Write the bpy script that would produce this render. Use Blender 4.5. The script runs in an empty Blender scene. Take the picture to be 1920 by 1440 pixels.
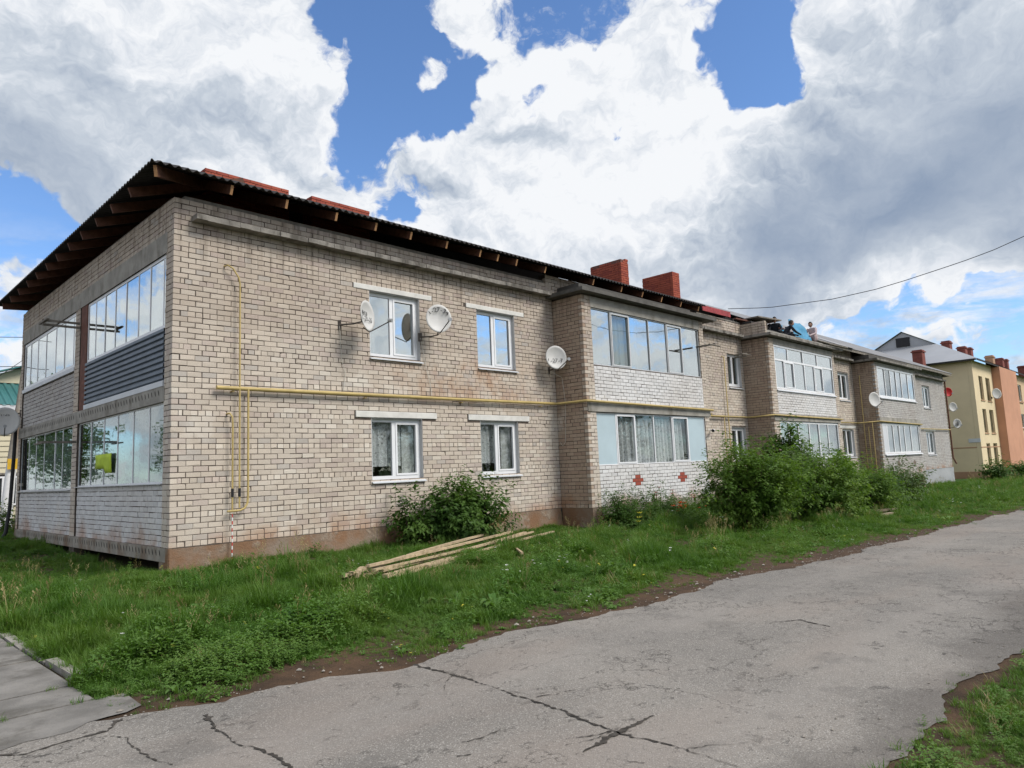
import bpy, bmesh, math, random
import numpy as np
from mathutils import Matrix, Vector
random.seed(7); rng = np.random.default_rng(7)
SC = bpy.context.scene
COL = SC.collection
R = math.radians
# ------------------------------------------------------------------ camera
F_PX, YAW, PITCH, ROLL = 1327.957, 0.774936, 0.119281, -0.0416692
CAM = np.array([-4.55201, -12.69578, 1.09058])
_f = np.array([math.cos(YAW)*math.cos(PITCH), math.sin(YAW)*math.cos(PITCH), math.sin(PITCH)])
_r0 = np.cross(_f, [0, 0, 1]); _r0 /= np.linalg.norm(_r0); _u0 = np.cross(_r0, _f)
_r = math.cos(ROLL)*_r0 + math.sin(ROLL)*_u0
_u = -math.sin(ROLL)*_r0 + math.cos(ROLL)*_u0
def ray(px, py): return _f + _r*(px-960)/F_PX + _u*(720-py)/F_PX
def hit(px, py, axis, val):
    d = ray(px, py); return CAM + d*((val-CAM[axis])/d[axis])
cam = bpy.data.cameras.new('camera'); cam.sensor_width = 36; cam.lens = F_PX/1920*36
cam.clip_start = 0.05; cam.clip_end = 4000
camo = bpy.data.objects.new('camera', cam); COL.objects.link(camo)
camo.matrix_world = Matrix(((_r[0], _u[0], -_f[0], CAM[0]), (_r[1], _u[1], -_f[1], CAM[1]), (_r[2], _u[2], -_f[2], CAM[2]), (0, 0, 0, 1)))
SC.camera = camo
# ------------------------------------------------------------------ node helper
class NT:
    def __init__(s, tree): s.t = tree; s.k = 0
    def n(s, typ, _in=None, **attr):
        nd = s.t.nodes.new(typ)
        for k, v in attr.items(): setattr(nd, k, v)
        for k, v in (_in or {}).items():
            sock = nd.inputs[k]
            if isinstance(v, bpy.types.NodeSocket): s.t.links.new(v, sock)
            else: sock.default_value = v
        return nd
    def math(s, op, a, b=0.0, c=0.0, clamp=False):
        nd = s.n('ShaderNodeMath', {0: a, 1: b, 2: c}, operation=op, use_clamp=clamp); return nd.outputs[0]
    def vm(s, op, a, b=(0, 0, 0), scale=None):
        nd = s.n('ShaderNodeVectorMath', {0: a, 1: b}, operation=op)
        if scale is not None:
            sk = nd.inputs['Scale']
            if isinstance(scale, bpy.types.NodeSocket): s.t.links.new(scale, sk)
            else: sk.default_value = scale
        return nd.outputs['Value'] if op in ('DOT_PRODUCT', 'LENGTH', 'DISTANCE') else nd.outputs[0]
    def noise(s, vec, scale, detail=4, rough=.55, dist=0.0, col=False, lac=2.0):
        nd = s.n('ShaderNodeTexNoise', {'Vector': vec, 'Scale': scale, 'Detail': detail, 'Roughness': rough, 'Distortion': dist, 'Lacunarity': lac})
        return nd.outputs['Color' if col else 0]
    def mr(s, v, a, b, c=0.0, d=1.0, smooth=True):
        nd = s.n('ShaderNodeMapRange', {0: v, 1: a, 2: b, 3: c, 4: d}, interpolation_type='SMOOTHSTEP' if smooth else 'LINEAR'); return nd.outputs[0]
    def mix(s, f, a, b, blend='MIX'):
        nd = s.n('ShaderNodeMix', data_type='RGBA', blend_type=blend)
        for k, v in ((0, f), (6, a), (7, b)):
            if isinstance(v, bpy.types.NodeSocket): s.t.links.new(v, nd.inputs[k])
            else: nd.inputs[k].default_value = (*v, 1) if hasattr(v, '__len__') and len(v) == 3 else v
        return nd.outputs[2]
    def sep(s, v):
        nd = s.n('ShaderNodeSeparateXYZ', {0: v}); return nd.outputs
    def comb(s, x, y, z): return s.n('ShaderNodeCombineXYZ', {0: x, 1: y, 2: z}).outputs[0]
    def mapping(s, v, sc=(1, 1, 1), loc=(0, 0, 0), rot=(0, 0, 0)):
        return s.n('ShaderNodeMapping', {0: v, 1: loc, 2: rot, 3: sc}).outputs[0]
    def pos(s): return s.n('ShaderNodeNewGeometry').outputs['Position']
    def link(s, a, b): s.t.links.new(a, b)
# ------------------------------------------------------------------ sun, sky, exposure
SUN_AZ = math.atan2(-0.93, 0.36)      # towards the street side, a little to the far end
SUN_EL = R(46)
sd = np.array([math.cos(SUN_EL)*math.cos(SUN_AZ), math.cos(SUN_EL)*math.sin(SUN_AZ), math.sin(SUN_EL)])
sun = bpy.data.lights.new('sun', 'SUN'); sun.energy = 3.0; sun.angle = R(24); sun.color = (1.0, .95, .87)
suno = bpy.data.objects.new('sun', sun); COL.objects.link(suno)
suno.rotation_euler = Vector(sd).to_track_quat('Z', 'Y').to_euler()
W = bpy.data.worlds.new('World'); SC.world = W; W.use_nodes = True
def build_world():
    t = W.node_tree; t.nodes.clear(); N = NT(t)
    sky = N.n('ShaderNodeTexSky', sky_type='NISHITA', sun_disc=False)
    sky.sun_elevation = SUN_EL; sky.sun_rotation = math.pi/2 - SUN_AZ
    sky.air_density = 1.0; sky.dust_density = .4; sky.ozone_density = 2.2
    d = N.n('ShaderNodeTexCoord').outputs['Generated']
    warp = N.vm('SUBTRACT', N.noise(d, 3.2, 5, .62, col=True), (.5, .5, .5))
    warp2 = N.vm('SUBTRACT', N.noise(d, 11.0, 4, .6, col=True), (.5, .5, .5))
    dw = N.vm('ADD', d, N.vm('ADD', N.vm('SCALE', warp, scale=.20), N.vm('SCALE', warp2, scale=.085)))
    def blobs(lst, src):
        acc = None
        for px, py, r, w in lst:
            c = ray(px, py); c = c/np.linalg.norm(c)
            a = r/F_PX
            v = N.vm('DISTANCE', src, tuple(c))
            k = N.mr(v, a*.45, a*1.35, w, 0.0)
            acc = k if acc is None else N.math('ADD', acc, k)
        return acc
    # gaps of open sky (-) and solid masses of cumulus (+)
    cover = blobs([(700, 60, 100, -.75), (790, 150, 110, -.8), (660, 235, 80, -.75), (870, 150, 60, -.4), (740, 385, 34, -.5), (620, 20, 40, -.4),
                   (1400, 50, 95, -.8), (1480, 120, 70, -.75), (1400, 160, 50, -.55), (60, 425, 80, -.8), (150, 415, 40, -.5), (20, 370, 30, -.3),
                   (1030, 185, 40, -.6), (1345, 262, 34, -.5), (1145, 240, 26, -.4),
                   (1545, 592, 60, -.6), (1690, 560, 75, -.6), (1890, 560, 75, -.6), (1790, 590, 95, -.65), (1640, 615, 60, -.5), (1900, 640, 60, -.5), (1880, 500, 40, .7), (1780, 515, 35, .5), (810, 122, 48, .75), (690, 172, 26, .55), (640, 90, 30, .4), (1385, 122, 16, .5), (1600, 560, 26, .5), (1740, 620, 40, .5), (1840, 570, 30, .45), (1690, 610, 26, .4), (1900, 600, 30, .4),
                   (250, 150, 330, .5), (480, 330, 150, .25), (1120, 330, 240, .4), (1750, 260, 330, .7), (1450, 420, 200, .6), (880, 420, 120, .25)], dw)
    pz = N.mapping(dw, (1, 1, 1.7))
    n1 = N.noise(pz, 5.2, 8, .62)
    lit = tuple(np.array([sd[0], sd[1], sd[2]*1.2])*.022 + np.array([0, 0, .018]))
    n1b = N.noise(N.vm('ADD', pz, lit), 5.2, 7, .62)
    fld = N.math('ADD', N.math('MULTIPLY_ADD', n1, 2.5, -.57), cover)
    fray = N.math('MULTIPLY_ADD', N.noise(d, 26.0, 5, .65), .42, -.21)
    alpha = N.mr(N.math('ADD', fld, fray), .38, .66)
    wisps = N.mr(N.noise(N.mapping(d, (1, 1, 3.2)), 8.0, 7, .66, .3), .40, .62, 0, .95)
    low = N.mr(N.sep(d)[2], .14, .34, 1, 0)
    alpha = N.math('MAXIMUM', alpha, N.math('MULTIPLY', wisps, low))
    # relief of the cumulus, thick grey bases
    rel0 = N.math('SUBTRACT', n1, n1b)
    grey = blobs([(1780, 330, 250, .17), (1560, 440, 220, .18), (1360, 480, 140, .14), (1900, 380, 170, .17), (1150, 540, 130, .05), (1150, 300, 210, -.10), (1350, 240, 130, -.10), (1000, 420, 120, -.06), (1750, 520, 110, -.22), (1550, 560, 70, -.15), (150, 250, 190, .09),
                  (60, 210, 150, .07), (420, 330, 150, .05), (1000, 300, 70, .04), (1900, 60, 150, .10), (620, 470, 120, .05), (980, 60, 60, .04), (40, 330, 120, .12)], N.vm('ADD', d, N.vm('SCALE', warp, scale=.16)))
    rel = N.math('MULTIPLY', rel0, N.mr(grey, .05, .40, 1.7, .45))
    thick = N.mr(fld, .6, 1.6, 0, .12)
    soft = N.math('MULTIPLY_ADD', N.noise(d, 2.1, 5, .55), .30, -.15)
    val = N.math('ADD', N.math('SUBTRACT', N.math('ADD', N.math('ADD', rel, soft), .955), grey), N.math('MULTIPLY', thick, -1))
    val = N.math('MAXIMUM', N.math('MINIMUM', val, 1.0), .30)
    ccol = N.n('ShaderNodeValToRGB', {0: val}); cr = ccol.color_ramp
    cr.elements[0].position = .30; cr.elements[0].color = (.21, .29, .43, 1)
    cr.elements[1].position = 1.0; cr.elements[1].color = (.93, .95, .98, 1)
    e = cr.elements.new(.55); e.color = (.40, .47, .58, 1)
    e = cr.elements.new(.75); e.color = (.60, .66, .74, 1)
    e = cr.elements.new(.88); e.color = (.78, .82, .88, 1)
    bgs = N.n('ShaderNodeBackground', {0: N.mix(1.0, sky.outputs[0], (.84, 1.02, 1.24), 'MULTIPLY'), 1: SKY_STR})
    bgc = N.n('ShaderNodeBackground', {0: ccol.outputs[0], 1: CLOUD_STR})
    mx = N.n('ShaderNodeMixShader', {0: alpha, 1: bgs.outputs[0], 2: bgc.outputs[0]})
    N.link(mx.outputs[0], N.n('ShaderNodeOutputWorld').inputs[0])
SKY_STR, CLOUD_STR = .135, .86
build_world()
W.cycles.sampling_method = 'MANUAL'; W.cycles.sample_map_resolution = 512
SC.view_settings.view_transform = 'Standard'; SC.view_settings.look = 'None'
SC.view_settings.exposure = 0.2; SC.view_settings.gamma = 1.0
SC.render.engine = 'CYCLES'
SC.cycles.use_denoising = True; SC.cycles.max_bounces = 6; SC.cycles.transparent_max_bounces = 12
SC.cycles.diffuse_bounces = 3; SC.cycles.glossy_bounces = 3; SC.cycles.caustics_reflective = False; SC.cycles.caustics_refractive = False
# ------------------------------------------------------------------ object helpers
def tag(o, label=None, cat=None, group=None, kind=None):
    if label: o['label'] = label
    if cat: o['category'] = cat
    if group: o['group'] = group
    if kind: o['kind'] = kind
    return o
def empty(name, loc=(0, 0, 0)):
    o = bpy.data.objects.new(name, None); COL.objects.link(o); o.location = loc; o.empty_display_size = .2; return o
def root_of(o):
    while o.parent: o = o.parent
    return o
def put(o, parent):
    if parent is not None:
        o.parent = parent
        r = root_of(parent)
        if parent.parent is None: o.matrix_parent_inverse = Matrix.Translation(-Vector(r.location))
    return o
def mesh_np(name, V, Fq, mat=None, tri=False, smooth=False):
    V = np.asarray(V, np.float32).reshape(-1, 3); Fq = np.asarray(Fq, np.int32); k = 3 if tri else 4
    Fq = Fq.reshape(-1, k)
    me = bpy.data.meshes.new(name)
    me.vertices.add(len(V)); me.vertices.foreach_set('co', V.ravel())
    me.loops.add(Fq.size); me.loops.foreach_set('vertex_index', Fq.ravel())
    me.polygons.add(len(Fq)); me.polygons.foreach_set('loop_start', np.arange(0, Fq.size, k, dtype=np.int32))
    me.polygons.foreach_set('loop_total', np.full(len(Fq), k, np.int32))
    me.polygons.foreach_set('use_smooth', np.full(len(Fq), bool(smooth)))
    me.update(calc_edges=True)
    if mat: me.materials.append(mat)
    return me
class MB:
    """collects simple shapes (world coordinates), links them as one mesh object"""
    def __init__(s): s.v = []; s.f = []; s.sm = []
    def add(s, vs, fs, smooth=False):
        o = len(s.v); s.v += [tuple(map(float, p)) for p in vs]; s.f += [tuple(i+o for i in f) for f in fs]; s.sm += [smooth]*len(fs); return s
    def box(s, a, b, bevel=0):
        x0, y0, z0 = a; x1, y1, z1 = b
        x0, x1 = min(x0, x1), max(x0, x1); y0, y1 = min(y0, y1), max(y0, y1); z0, z1 = min(z0, z1), max(z0, z1)
        return s.add([(x0, y0, z0), (x1, y0, z0), (x1, y1, z0), (x0, y1, z0), (x0, y0, z1), (x1, y0, z1), (x1, y1, z1), (x0, y1, z1)],
                     [(0, 3, 2, 1), (4, 5, 6, 7), (0, 1, 5, 4), (1, 2, 6, 5), (2, 3, 7, 6), (3, 0, 4, 7)])
    def beam(s, p, q, w, h, up=(0, 0, 1)):
        p = Vector(p); q = Vector(q); d = (q-p).normalized(); sx = d.cross(Vector(up)).normalized()*w/2; uu = sx.cross(d).normalized()*h/2
        vs = [c+a*sx+b*uu for c in (p, q) for a, b in ((-1, -1), (1, -1), (1, 1), (-1, 1))]
        return s.add(vs, [(0, 1, 2, 3), (7, 6, 5, 4), (0, 4, 5, 1), (1, 5, 6, 2), (2, 6, 7, 3), (3, 7, 4, 0)])
    def tube(s, pts, r, n=8, cap=True):
        pts = [Vector(p) for p in pts]; rs = r if hasattr(r, '__len__') else [r]*len(pts); rings = []; prev = None
        for i, p in enumerate(pts):
            d = ((pts[min(i+1, len(pts)-1)]-pts[max(i-1, 0)])).normalized()
            ref = Vector((0, 0, 1)) if abs(d.z) < .95 else Vector((1, 0, 0))
            a = d.cross(ref).normalized() if prev is None else (prev-d*prev.dot(d)).normalized(); prev = a
            b = d.cross(a); rings.append([p+(a*math.cos(2*math.pi*k/n)+b*math.sin(2*math.pi*k/n))*rs[i] for k in range(n)])
        vs = [v for rg in rings for v in rg]; fs = []
        for i in range(len(pts)-1):
            for k in range(n): fs.append((i*n+k, i*n+(k+1) % n, (i+1)*n+(k+1) % n, (i+1)*n+k))
        s.add(vs, fs, True)
        if cap: s.add(rings[0], [tuple(range(n))][::-1]); s.add(rings[-1], [tuple(range(n))])
        return s
    def build(s, name, mat, parent=None, smooth=None):
        me = bpy.data.meshes.new(name); me.from_pydata(s.v, [], s.f)
        sm = s.sm if smooth is None else [smooth]*len(s.f)
        me.polygons.foreach_set('use_smooth', sm); me.materials.append(mat); me.update()
        o = bpy.data.objects.new(name, me); COL.objects.link(o); return put(o, parent)
def obj(name, me, parent=None):
    o = bpy.data.objects.new(name, me); COL.objects.link(o); return put(o, parent)
# ------------------------------------------------------------------ materials
MATS = {}
def pmat(name, col, rough=.8, bump=0, bscale=40, var=.12, vscale=6, metal=0, spec=.3, dirt=None):
    """plain procedural surface: base colour with noise variation, optional stains and fine relief"""
    m = bpy.data.materials.new(name); m.use_nodes = True; t = m.node_tree; t.nodes.clear(); N = NT(t); p = N.pos()
    n = N.noise(p, vscale, 6, .6); c = N.mix(N.mr(n, .3, .7), tuple(x*(1-var) for x in col), tuple(min(1, x*(1+var)) for x in col))
    if dirt:
        dc, th, ds = dirt
        c = N.mix(N.mr(N.noise(N.mapping(p, (1, 1, .45)), ds, 7, .65), th, th+.2, 0, .85), c, dc)
    b = N.n('ShaderNodeBsdfPrincipled', {'Base Color': c, 'Roughness': rough, 'Metallic': metal, 'Specular IOR Level': spec})
    if bump:
        h = N.noise(p, bscale, 5, .6)
        N.link(N.n('ShaderNodeBump', {'Strength': bump, 'Distance': .01, 'Height': h}).outputs[0], b.inputs['Normal'])
    N.link(b.outputs[0], N.n('ShaderNodeOutputMaterial').inputs[0]); MATS[name] = m; return m
pmat('concrete', (.30, .285, .255), .9, .5, 35, .18, 3, dirt=((.13, .115, .09), .52, 2.2))
pmat('ledge_concrete', (.22, .205, .185), .9, .5, 35, .25, 3, dirt=((.075, .068, .058), .44, 3.0))
pmat('slab_concrete', (.28, .255, .22), .92, .6, 25, .2, 4, dirt=((.16, .095, .055), .45, 1.5))
pmat('lintel', (.62, .61, .58), .85, .3, 50, .08, 4, dirt=((.42, .40, .36), .6, 4))
pmat('pvc', (.74, .75, .77), .4, 0, 1, .04, 2, spec=.45)
pmat('aluminium', (.55, .56, .57), .45, 0, 1, .06, 3, metal=.2)
pmat('grey_metal', (.40, .41, .42), .5, 0, 1, .08, 3, metal=.3)
pmat('reveal', (.48, .48, .48), .9, .2, 40, .08, 4)
pmat('white_sheet', (.58, .60, .63), .5, 0, 1, .05, 1.5)
pmat('blue_panel', (.43, .53, .58), .5, 0, 1, .05, 1.2)
pmat('dark_siding', (.135, .165, .205), .55, 0, 1, .15, 3, spec=.4)
pmat('rust_post', (.14, .062, .045), .85, .2, 40, .25, 6)
pmat('rafter_end_sunlit', (.42, .23, .11), .8, .15, 60, .2, 9)  # fresh-cut street-side ends, with their sunlit tone put into the colour
pmat('eave_shade_concrete', (.10, .095, .088), .92, .4, 30, .25, 3)  # dirty cornice of the nearest bay, darkness under the eave painted in
pmat('rafter', (.115, .052, .034), .8, .15, 60, .25, 9)
pmat('red_paint', (.30, .045, .05), .6, .1, 30, .25, 5)
pmat('dark_sheet', (.034, .031, .031), .75, .2, 30, .3, 2)
pmat('slate', (.29, .29, .30), .9, .3, 30, .12, 1.0, dirt=((.22, .22, .21), .55, 1.2))
pmat('interior', (.20, .19, .18), .95, 0, 1, .1, 1)
pmat('room_dark', (.085, .08, .075), .95, 0, 1, .1, 1)
pmat('yellow_pipe', (.43, .325, .125), .5, .1, 60, .12, 5, spec=.4, dirt=((.35, .27, .08), .62, 9))
pmat('black_metal', (.02, .02, .022), .5, 0, 1, .2, 9)
pmat('bracket', (.10, .085, .075), .7, 0, 1, .25, 20)
pmat('cable', (.03, .03, .035), .7, 0, 1, .1, 9)
pmat('white_cable', (.55, .53, .48), .7, 0, 1, .1, 9)
pmat('dish', (.55, .545, .53), .55, 0, 1, .05, 5, spec=.4)
pmat('dish_red', (.50, .02, .02), .5, 0, 1, .05, 5)
pmat('ink', (.03, .03, .035), .8)
pmat('white_paint', (.72, .72, .72), .8, .2, 50, .08, 5)
pmat('red_stripe', (.45, .06, .05), .7)
pmat('old_wood', (.33, .27, .19), .9, .4, 70, .25, 7, dirt=((.17, .14, .10), .5, 5))
pmat('new_wood', (.42, .325, .21), .85, .3, 70, .22, 8, dirt=((.28, .22, .14), .52, 6))
pmat('grey_wood', (.20, .18, .155), .9, .3, 60, .25, 7)
pmat('bark', (.09, .068, .045), .95, .4, 60, .25, 10)
pmat('far_yellow', (.68, .56, .37), .9, .15, 20, .06, .6, dirt=((.58, .47, .30), .62, .7))
pmat('far_orange', (.52, .27, .175), .9, .15, 20, .08, .6)
pmat('far_cream', (.58, .43, .28), .9, .15, 20, .06, .6)
pmat('far_base', (.40, .24, .15), .9, .2, 20, .12, 1)
pmat('far_roof', (.37, .38, .40), .45, 0, 1, .06, .4, metal=.3)
pmat('teal_roof', (.05, .17, .17), .45, 0, 1, .1, 1, metal=.2)
pmat('cream_siding', (.55, .50, .36), .6, 0, 1, .05, 1)
pmat('blue_tarp', (.07, .26, .42), .6, .2, 12, .15, 3)
pmat('skin', (.36, .20, .14), .6); pmat('hair', (.015, .012, .01), .7); pmat('black_cloth', (.018, .020, .028), .9, .2, 40, .2, 9)
pmat('pink_cloth', (.48, .38, .38), .9, .2, 40, .1, 9); pmat('trousers', (.30, .28, .24), .9, .2, 40, .15, 9)
pmat('white_plate', (.7, .7, .72), .6); pmat('yellow_plate', (.62, .38, .03), .6)
pmat('stone_bit', (.26, .235, .205), .9, .3, 60, .3, 9)
pmat('concrete_path', (.185, .175, .162), .93, 1.0, 45, .25, 2.5, dirt=((.10, .092, .08), .46, 2.4))
pmat('kerb', (.25, .235, .21), .93, .7, 35, .2, 5, dirt=((.16, .15, .12), .52, 4))
pmat('crack', (.045, .039, .033), .95, 1.0, 60, .5, 14, dirt=((.10, .092, .084), .52, 9))
def glass_mat(name, base, tint, rough=.015):
    m = bpy.data.materials.new(name); m.use_nodes = True; t = m.node_tree; t.nodes.clear(); N = NT(t)
    fr = N.math('MULTIPLY_ADD', N.math('POWER', N.n('ShaderNodeLayerWeight', {'Blend': .5}).outputs['Facing'], 5.0), .96, .05)
    p = N.pos()
    bp = N.n('ShaderNodeBump', {'Strength': .04, 'Distance': .05, 'Height': N.noise(p, 1.3, 2, .5)}).outputs[0]
    gl = N.n('ShaderNodeBsdfGlossy', {'Color': (.93, .97, .97, 1), 'Roughness': rough, 'Normal': bp})
    tr = N.n('ShaderNodeBsdfTransparent', {'Color': (*tint, 1)})
    fac = N.math('MULTIPLY_ADD', fr, 1-base, base, clamp=True)
    N.link(N.n('ShaderNodeMixShader', {0: fac, 1: tr.outputs[0], 2: gl.outputs[0]}).outputs[0], N.n('ShaderNodeOutputMaterial').inputs[0])
    MATS[name] = m; return m
glass_mat('glass', .22, (.82, .86, .85)); glass_mat('mirror_glass', .50, (.75, .82, .82)); glass_mat('dim_glass', .10, (.80, .85, .85)); glass_mat('clear_glass', .02, (.93, .95, .95))
def cloth_mat(name, col, lace=False):
    m = bpy.data.materials.new(name); m.use_nodes = True; t = m.node_tree; t.nodes.clear(); N = NT(t); p = N.pos()
    d = N.n('ShaderNodeBsdfDiffuse', {0: (*col, 1)}); tl = N.n('ShaderNodeBsdfTranslucent', {0: (*col, 1)})
    s = N.n('ShaderNodeMixShader', {0: .35, 1: d.outputs[0], 2: tl.outputs[0]}).outputs[0]
    if lace:
        v = N.n('ShaderNodeTexVoronoi', {'Vector': N.mapping(p, (1, 1, .8)), 'Scale': 13.0}).outputs[0]
        h = N.math('MULTIPLY', N.mr(N.noise(p, 24, 3, .6), .42, .6), N.mr(v, .2, .5, 1, .25))
        s = N.n('ShaderNodeMixShader', {0: N.math('MULTIPLY_ADD', h, .62, .05), 1: s, 2: N.n('ShaderNodeBsdfTransparent').outputs[0]}).outputs[0]
    N.link(s, N.n('ShaderNodeOutputMaterial').inputs[0]); MATS[name] = m; return m
pmat('lime_patch', (.42, .55, .05), .8, .2, 20, .1, 5); pmat('far_brick', (.20, .065, .052), .9, .2, 20, .2, 3)
cloth_mat('curtain', (.62, .62, .60)); cloth_mat('lace', (.80, .80, .80), True)
def brick_mat(name, stain=1.0):
    m = bpy.data.materials.new(name); m.use_nodes = True; t = m.node_tree; t.nodes.clear(); N = NT(t); p = N.pos()
    c = N.n('ShaderNodeAttribute', attribute_name='tint').outputs['Color']
    g = N.mr(N.noise(p, 55, 5, .65), .3, .75, .86, 1.08); c = N.mix(1.0, c, N.comb(g, g, g), 'MULTIPLY')
    # broad weathering patches
    big = N.mr(N.noise(p, .55, 5, .6), .35, .68, 0, 1); c = N.mix(N.math('MULTIPLY', big, .24*stain), c, N.mix(1.0, c, (.72, .62, .52), 'MULTIPLY'))
    gry = N.mr(N.noise(N.vm('ADD', p, (31, 7, 3)), .8, 5, .62), .52, .72); c = N.mix(N.math('MULTIPLY', gry, .16*stain), c, N.mix(1.0, c, (.74, .74, .78), 'MULTIPLY'))
    x, y, z = N.sep(p)
    # clay splashed up from the soil, rusty wash under the upper windows
    edge = N.math('ADD', z, N.math('MULTIPLY', N.math('SUBTRACT', N.noise(p, 1.4, 5, .6), .5), 1.1))
    spl = N.math('MULTIPLY', N.mr(edge, -.05, .42, 1, 0), N.mr(N.noise(p, .9, 3, .5), .40, .56))
    c = N.mix(N.math('MULTIPLY', spl, .6*stain), c, (.34, .17, .085))
    wash = N.math('MULTIPLY', N.mr(N.math('ABSOLUTE', N.math('SUBTRACT', x, 6.9)), .8, 3.4, 1, 0), N.mr(N.math('ABSOLUTE', N.math('SUBTRACT', z, 3.25)), .2, .85, 1, 0))
    wash = N.math('MULTIPLY', wash, N.mr(N.noise(N.mapping(p, (1, 1, .6)), 1.6, 5, .6), .38, .62))
    c = N.mix(N.math('MULTIPLY', wash, .62*stain), c, (.36, .20, .11))
    # damp streaks running down from the ledge, pale bloom in patches
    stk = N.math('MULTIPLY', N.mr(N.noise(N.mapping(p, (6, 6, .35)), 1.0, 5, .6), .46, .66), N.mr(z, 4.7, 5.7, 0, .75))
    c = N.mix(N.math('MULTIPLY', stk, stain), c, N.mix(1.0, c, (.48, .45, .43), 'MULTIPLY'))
    blo = N.math('MULTIPLY', N.mr(N.noise(N.vm('ADD', p, (5, 2, 11)), .9, 5, .65), .56, .70), N.mr(z, 3.9, 2.9, 0, .45))
    c = N.mix(N.math('MULTIPLY', blo, stain), c, (.66, .62, .56))
    b = N.n('ShaderNodeBsdfPrincipled', {'Base Color': c, 'Roughness': .92, 'Specular IOR Level': .15})
    N.link(N.n('ShaderNodeBump', {'Strength': .3, 'Distance': .004, 'Height': N.noise(p, 70, 4, .65)}).outputs[0], b.inputs['Normal'])
    N.link(b.outputs[0], N.n('ShaderNodeOutputMaterial').inputs[0]); MATS[name] = m; return m
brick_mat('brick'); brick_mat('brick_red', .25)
pmat('mortar', (.088, .070, .058), .95, .6, 60, .3, 8); pmat('mortar_red', (.16, .075, .06), .95, .5, 60, .25, 8)
def plinth_mat():
    m = bpy.data.materials.new('plinth'); m.use_nodes = True; t = m.node_tree; t.nodes.clear(); N = NT(t); p = N.pos()
    a = N.mr(N.noise(p, 1.1, 6, .62), .38, .62); c = N.mix(a, (.235, .185, .145), (.215, .125, .075))
    b2 = N.mr(N.noise(N.vm('ADD', p, (3, 9, 5)), 2.4, 6, .6), .55, .66); c = N.mix(N.math('MULTIPLY', b2, .7), c, (.30, .25, .20))
    x, y, z = N.sep(p)
    c = N.mix(N.mr(x, 42, 43.5), c, (.33, .34, .35))
    b = N.n('ShaderNodeBsdfPrincipled', {'Base Color': c, 'Roughness': .95, 'Specular IOR Level': .1})
    h = N.math('ADD', N.noise(p, 22, 6, .62), N.math('MULTIPLY', b2, .6))
    N.link(N.n('ShaderNodeBump', {'Strength': .8, 'Distance': .02, 'Height': h}).outputs[0], b.inputs['Normal'])
    N.link(b.outputs[0], N.n('ShaderNodeOutputMaterial').inputs[0]); MATS['plinth'] = m
plinth_mat()
def leaf_mat(name, cols, trans=.45, patch=.5):
    m = bpy.data.materials.new(name); m.use_nodes = True; t = m.node_tree; t.nodes.clear(); N = NT(t); p = N.pos()
    rnd = N.n('ShaderNodeObjectInfo').outputs['Random']
    a = N.math('FRACT', N.math('MULTIPLY_ADD', N.noise(p, 9, 2, .5), 2.3, rnd))
    c = N.mix(a, cols[0], cols[1]); c = N.mix(N.mr(N.noise(p, patch, 4, .6), .38, .64), c, N.mix(a, cols[2], cols[1]))
    d = N.n('ShaderNodeBsdfPrincipled', {'Base Color': c, 'Roughness': .55, 'Specular IOR Level': .3})
    tl = N.n('ShaderNodeBsdfTranslucent', {0: N.mix(1.0, c, (1.25, 1.3, .6), 'MULTIPLY')})
    N.link(N.n('ShaderNodeMixShader', {0: trans, 1: d.outputs[0], 2: tl.outputs[0]}).outputs[0], N.n('ShaderNodeOutputMaterial').inputs[0])
    MATS[name] = m; return m
leaf_mat('grass', [(.048, .125, .015), (.092, .190, .026), (.135, .210, .040)], .4, .9)
leaf_mat('weed', [(.060, .150, .026), (.105, .205, .042), (.145, .225, .06)], .35)
leaf_mat('dry', [(.24, .19, .09), (.32, .26, .13), (.20, .19, .07)], .3)
leaf_mat('bush_dark', [(.036, .088, .017), (.068, .138, .025), (.105, .185, .033)], .4, 1.2)
leaf_mat('bush_light', [(.052, .120, .016), (.105, .190, .028), (.165, .25, .042)], .42, 1.2)
leaf_mat('bush_pale', [(.05, .10, .03), (.085, .14, .045), (.15, .18, .09)], .35, 1.5)
pmat('petal_orange', (.60, .10, .03), .7); pmat('petal_yellow', (.66, .58, .06), .7); pmat('petal_white', (.62, .62, .60), .7); pmat('petal_pink', (.5, .2, .16), .7)
def ground_mat():
    m = bpy.data.materials.new('ground'); m.use_nodes = True; t = m.node_tree; t.nodes.clear(); N = NT(t); p = N.pos()
    a = N.mr(N.noise(p, .7, 7, .62), .40, .60); c = N.mix(a, (.045, .048, .022), (.075, .053, .034))
    far = N.mr(N.sep(p)[0], 22, 40); c = N.mix(far, c, N.mix(N.noise(p, 1.2, 5, .6), (.032, .075, .018), (.06, .10, .03)))
    b = N.n('ShaderNodeBsdfPrincipled', {'Base Color': c, 'Roughness': .95, 'Specular IOR Level': .1})
    N.link(N.n('ShaderNodeBump', {'Strength': 1.0, 'Distance': .03, 'Height': N.noise(p, 14, 7, .65)}).outputs[0], b.inputs['Normal'])
    N.link(b.outputs[0], N.n('ShaderNodeOutputMaterial').inputs[0]); MATS['ground'] = m
ground_mat()
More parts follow.
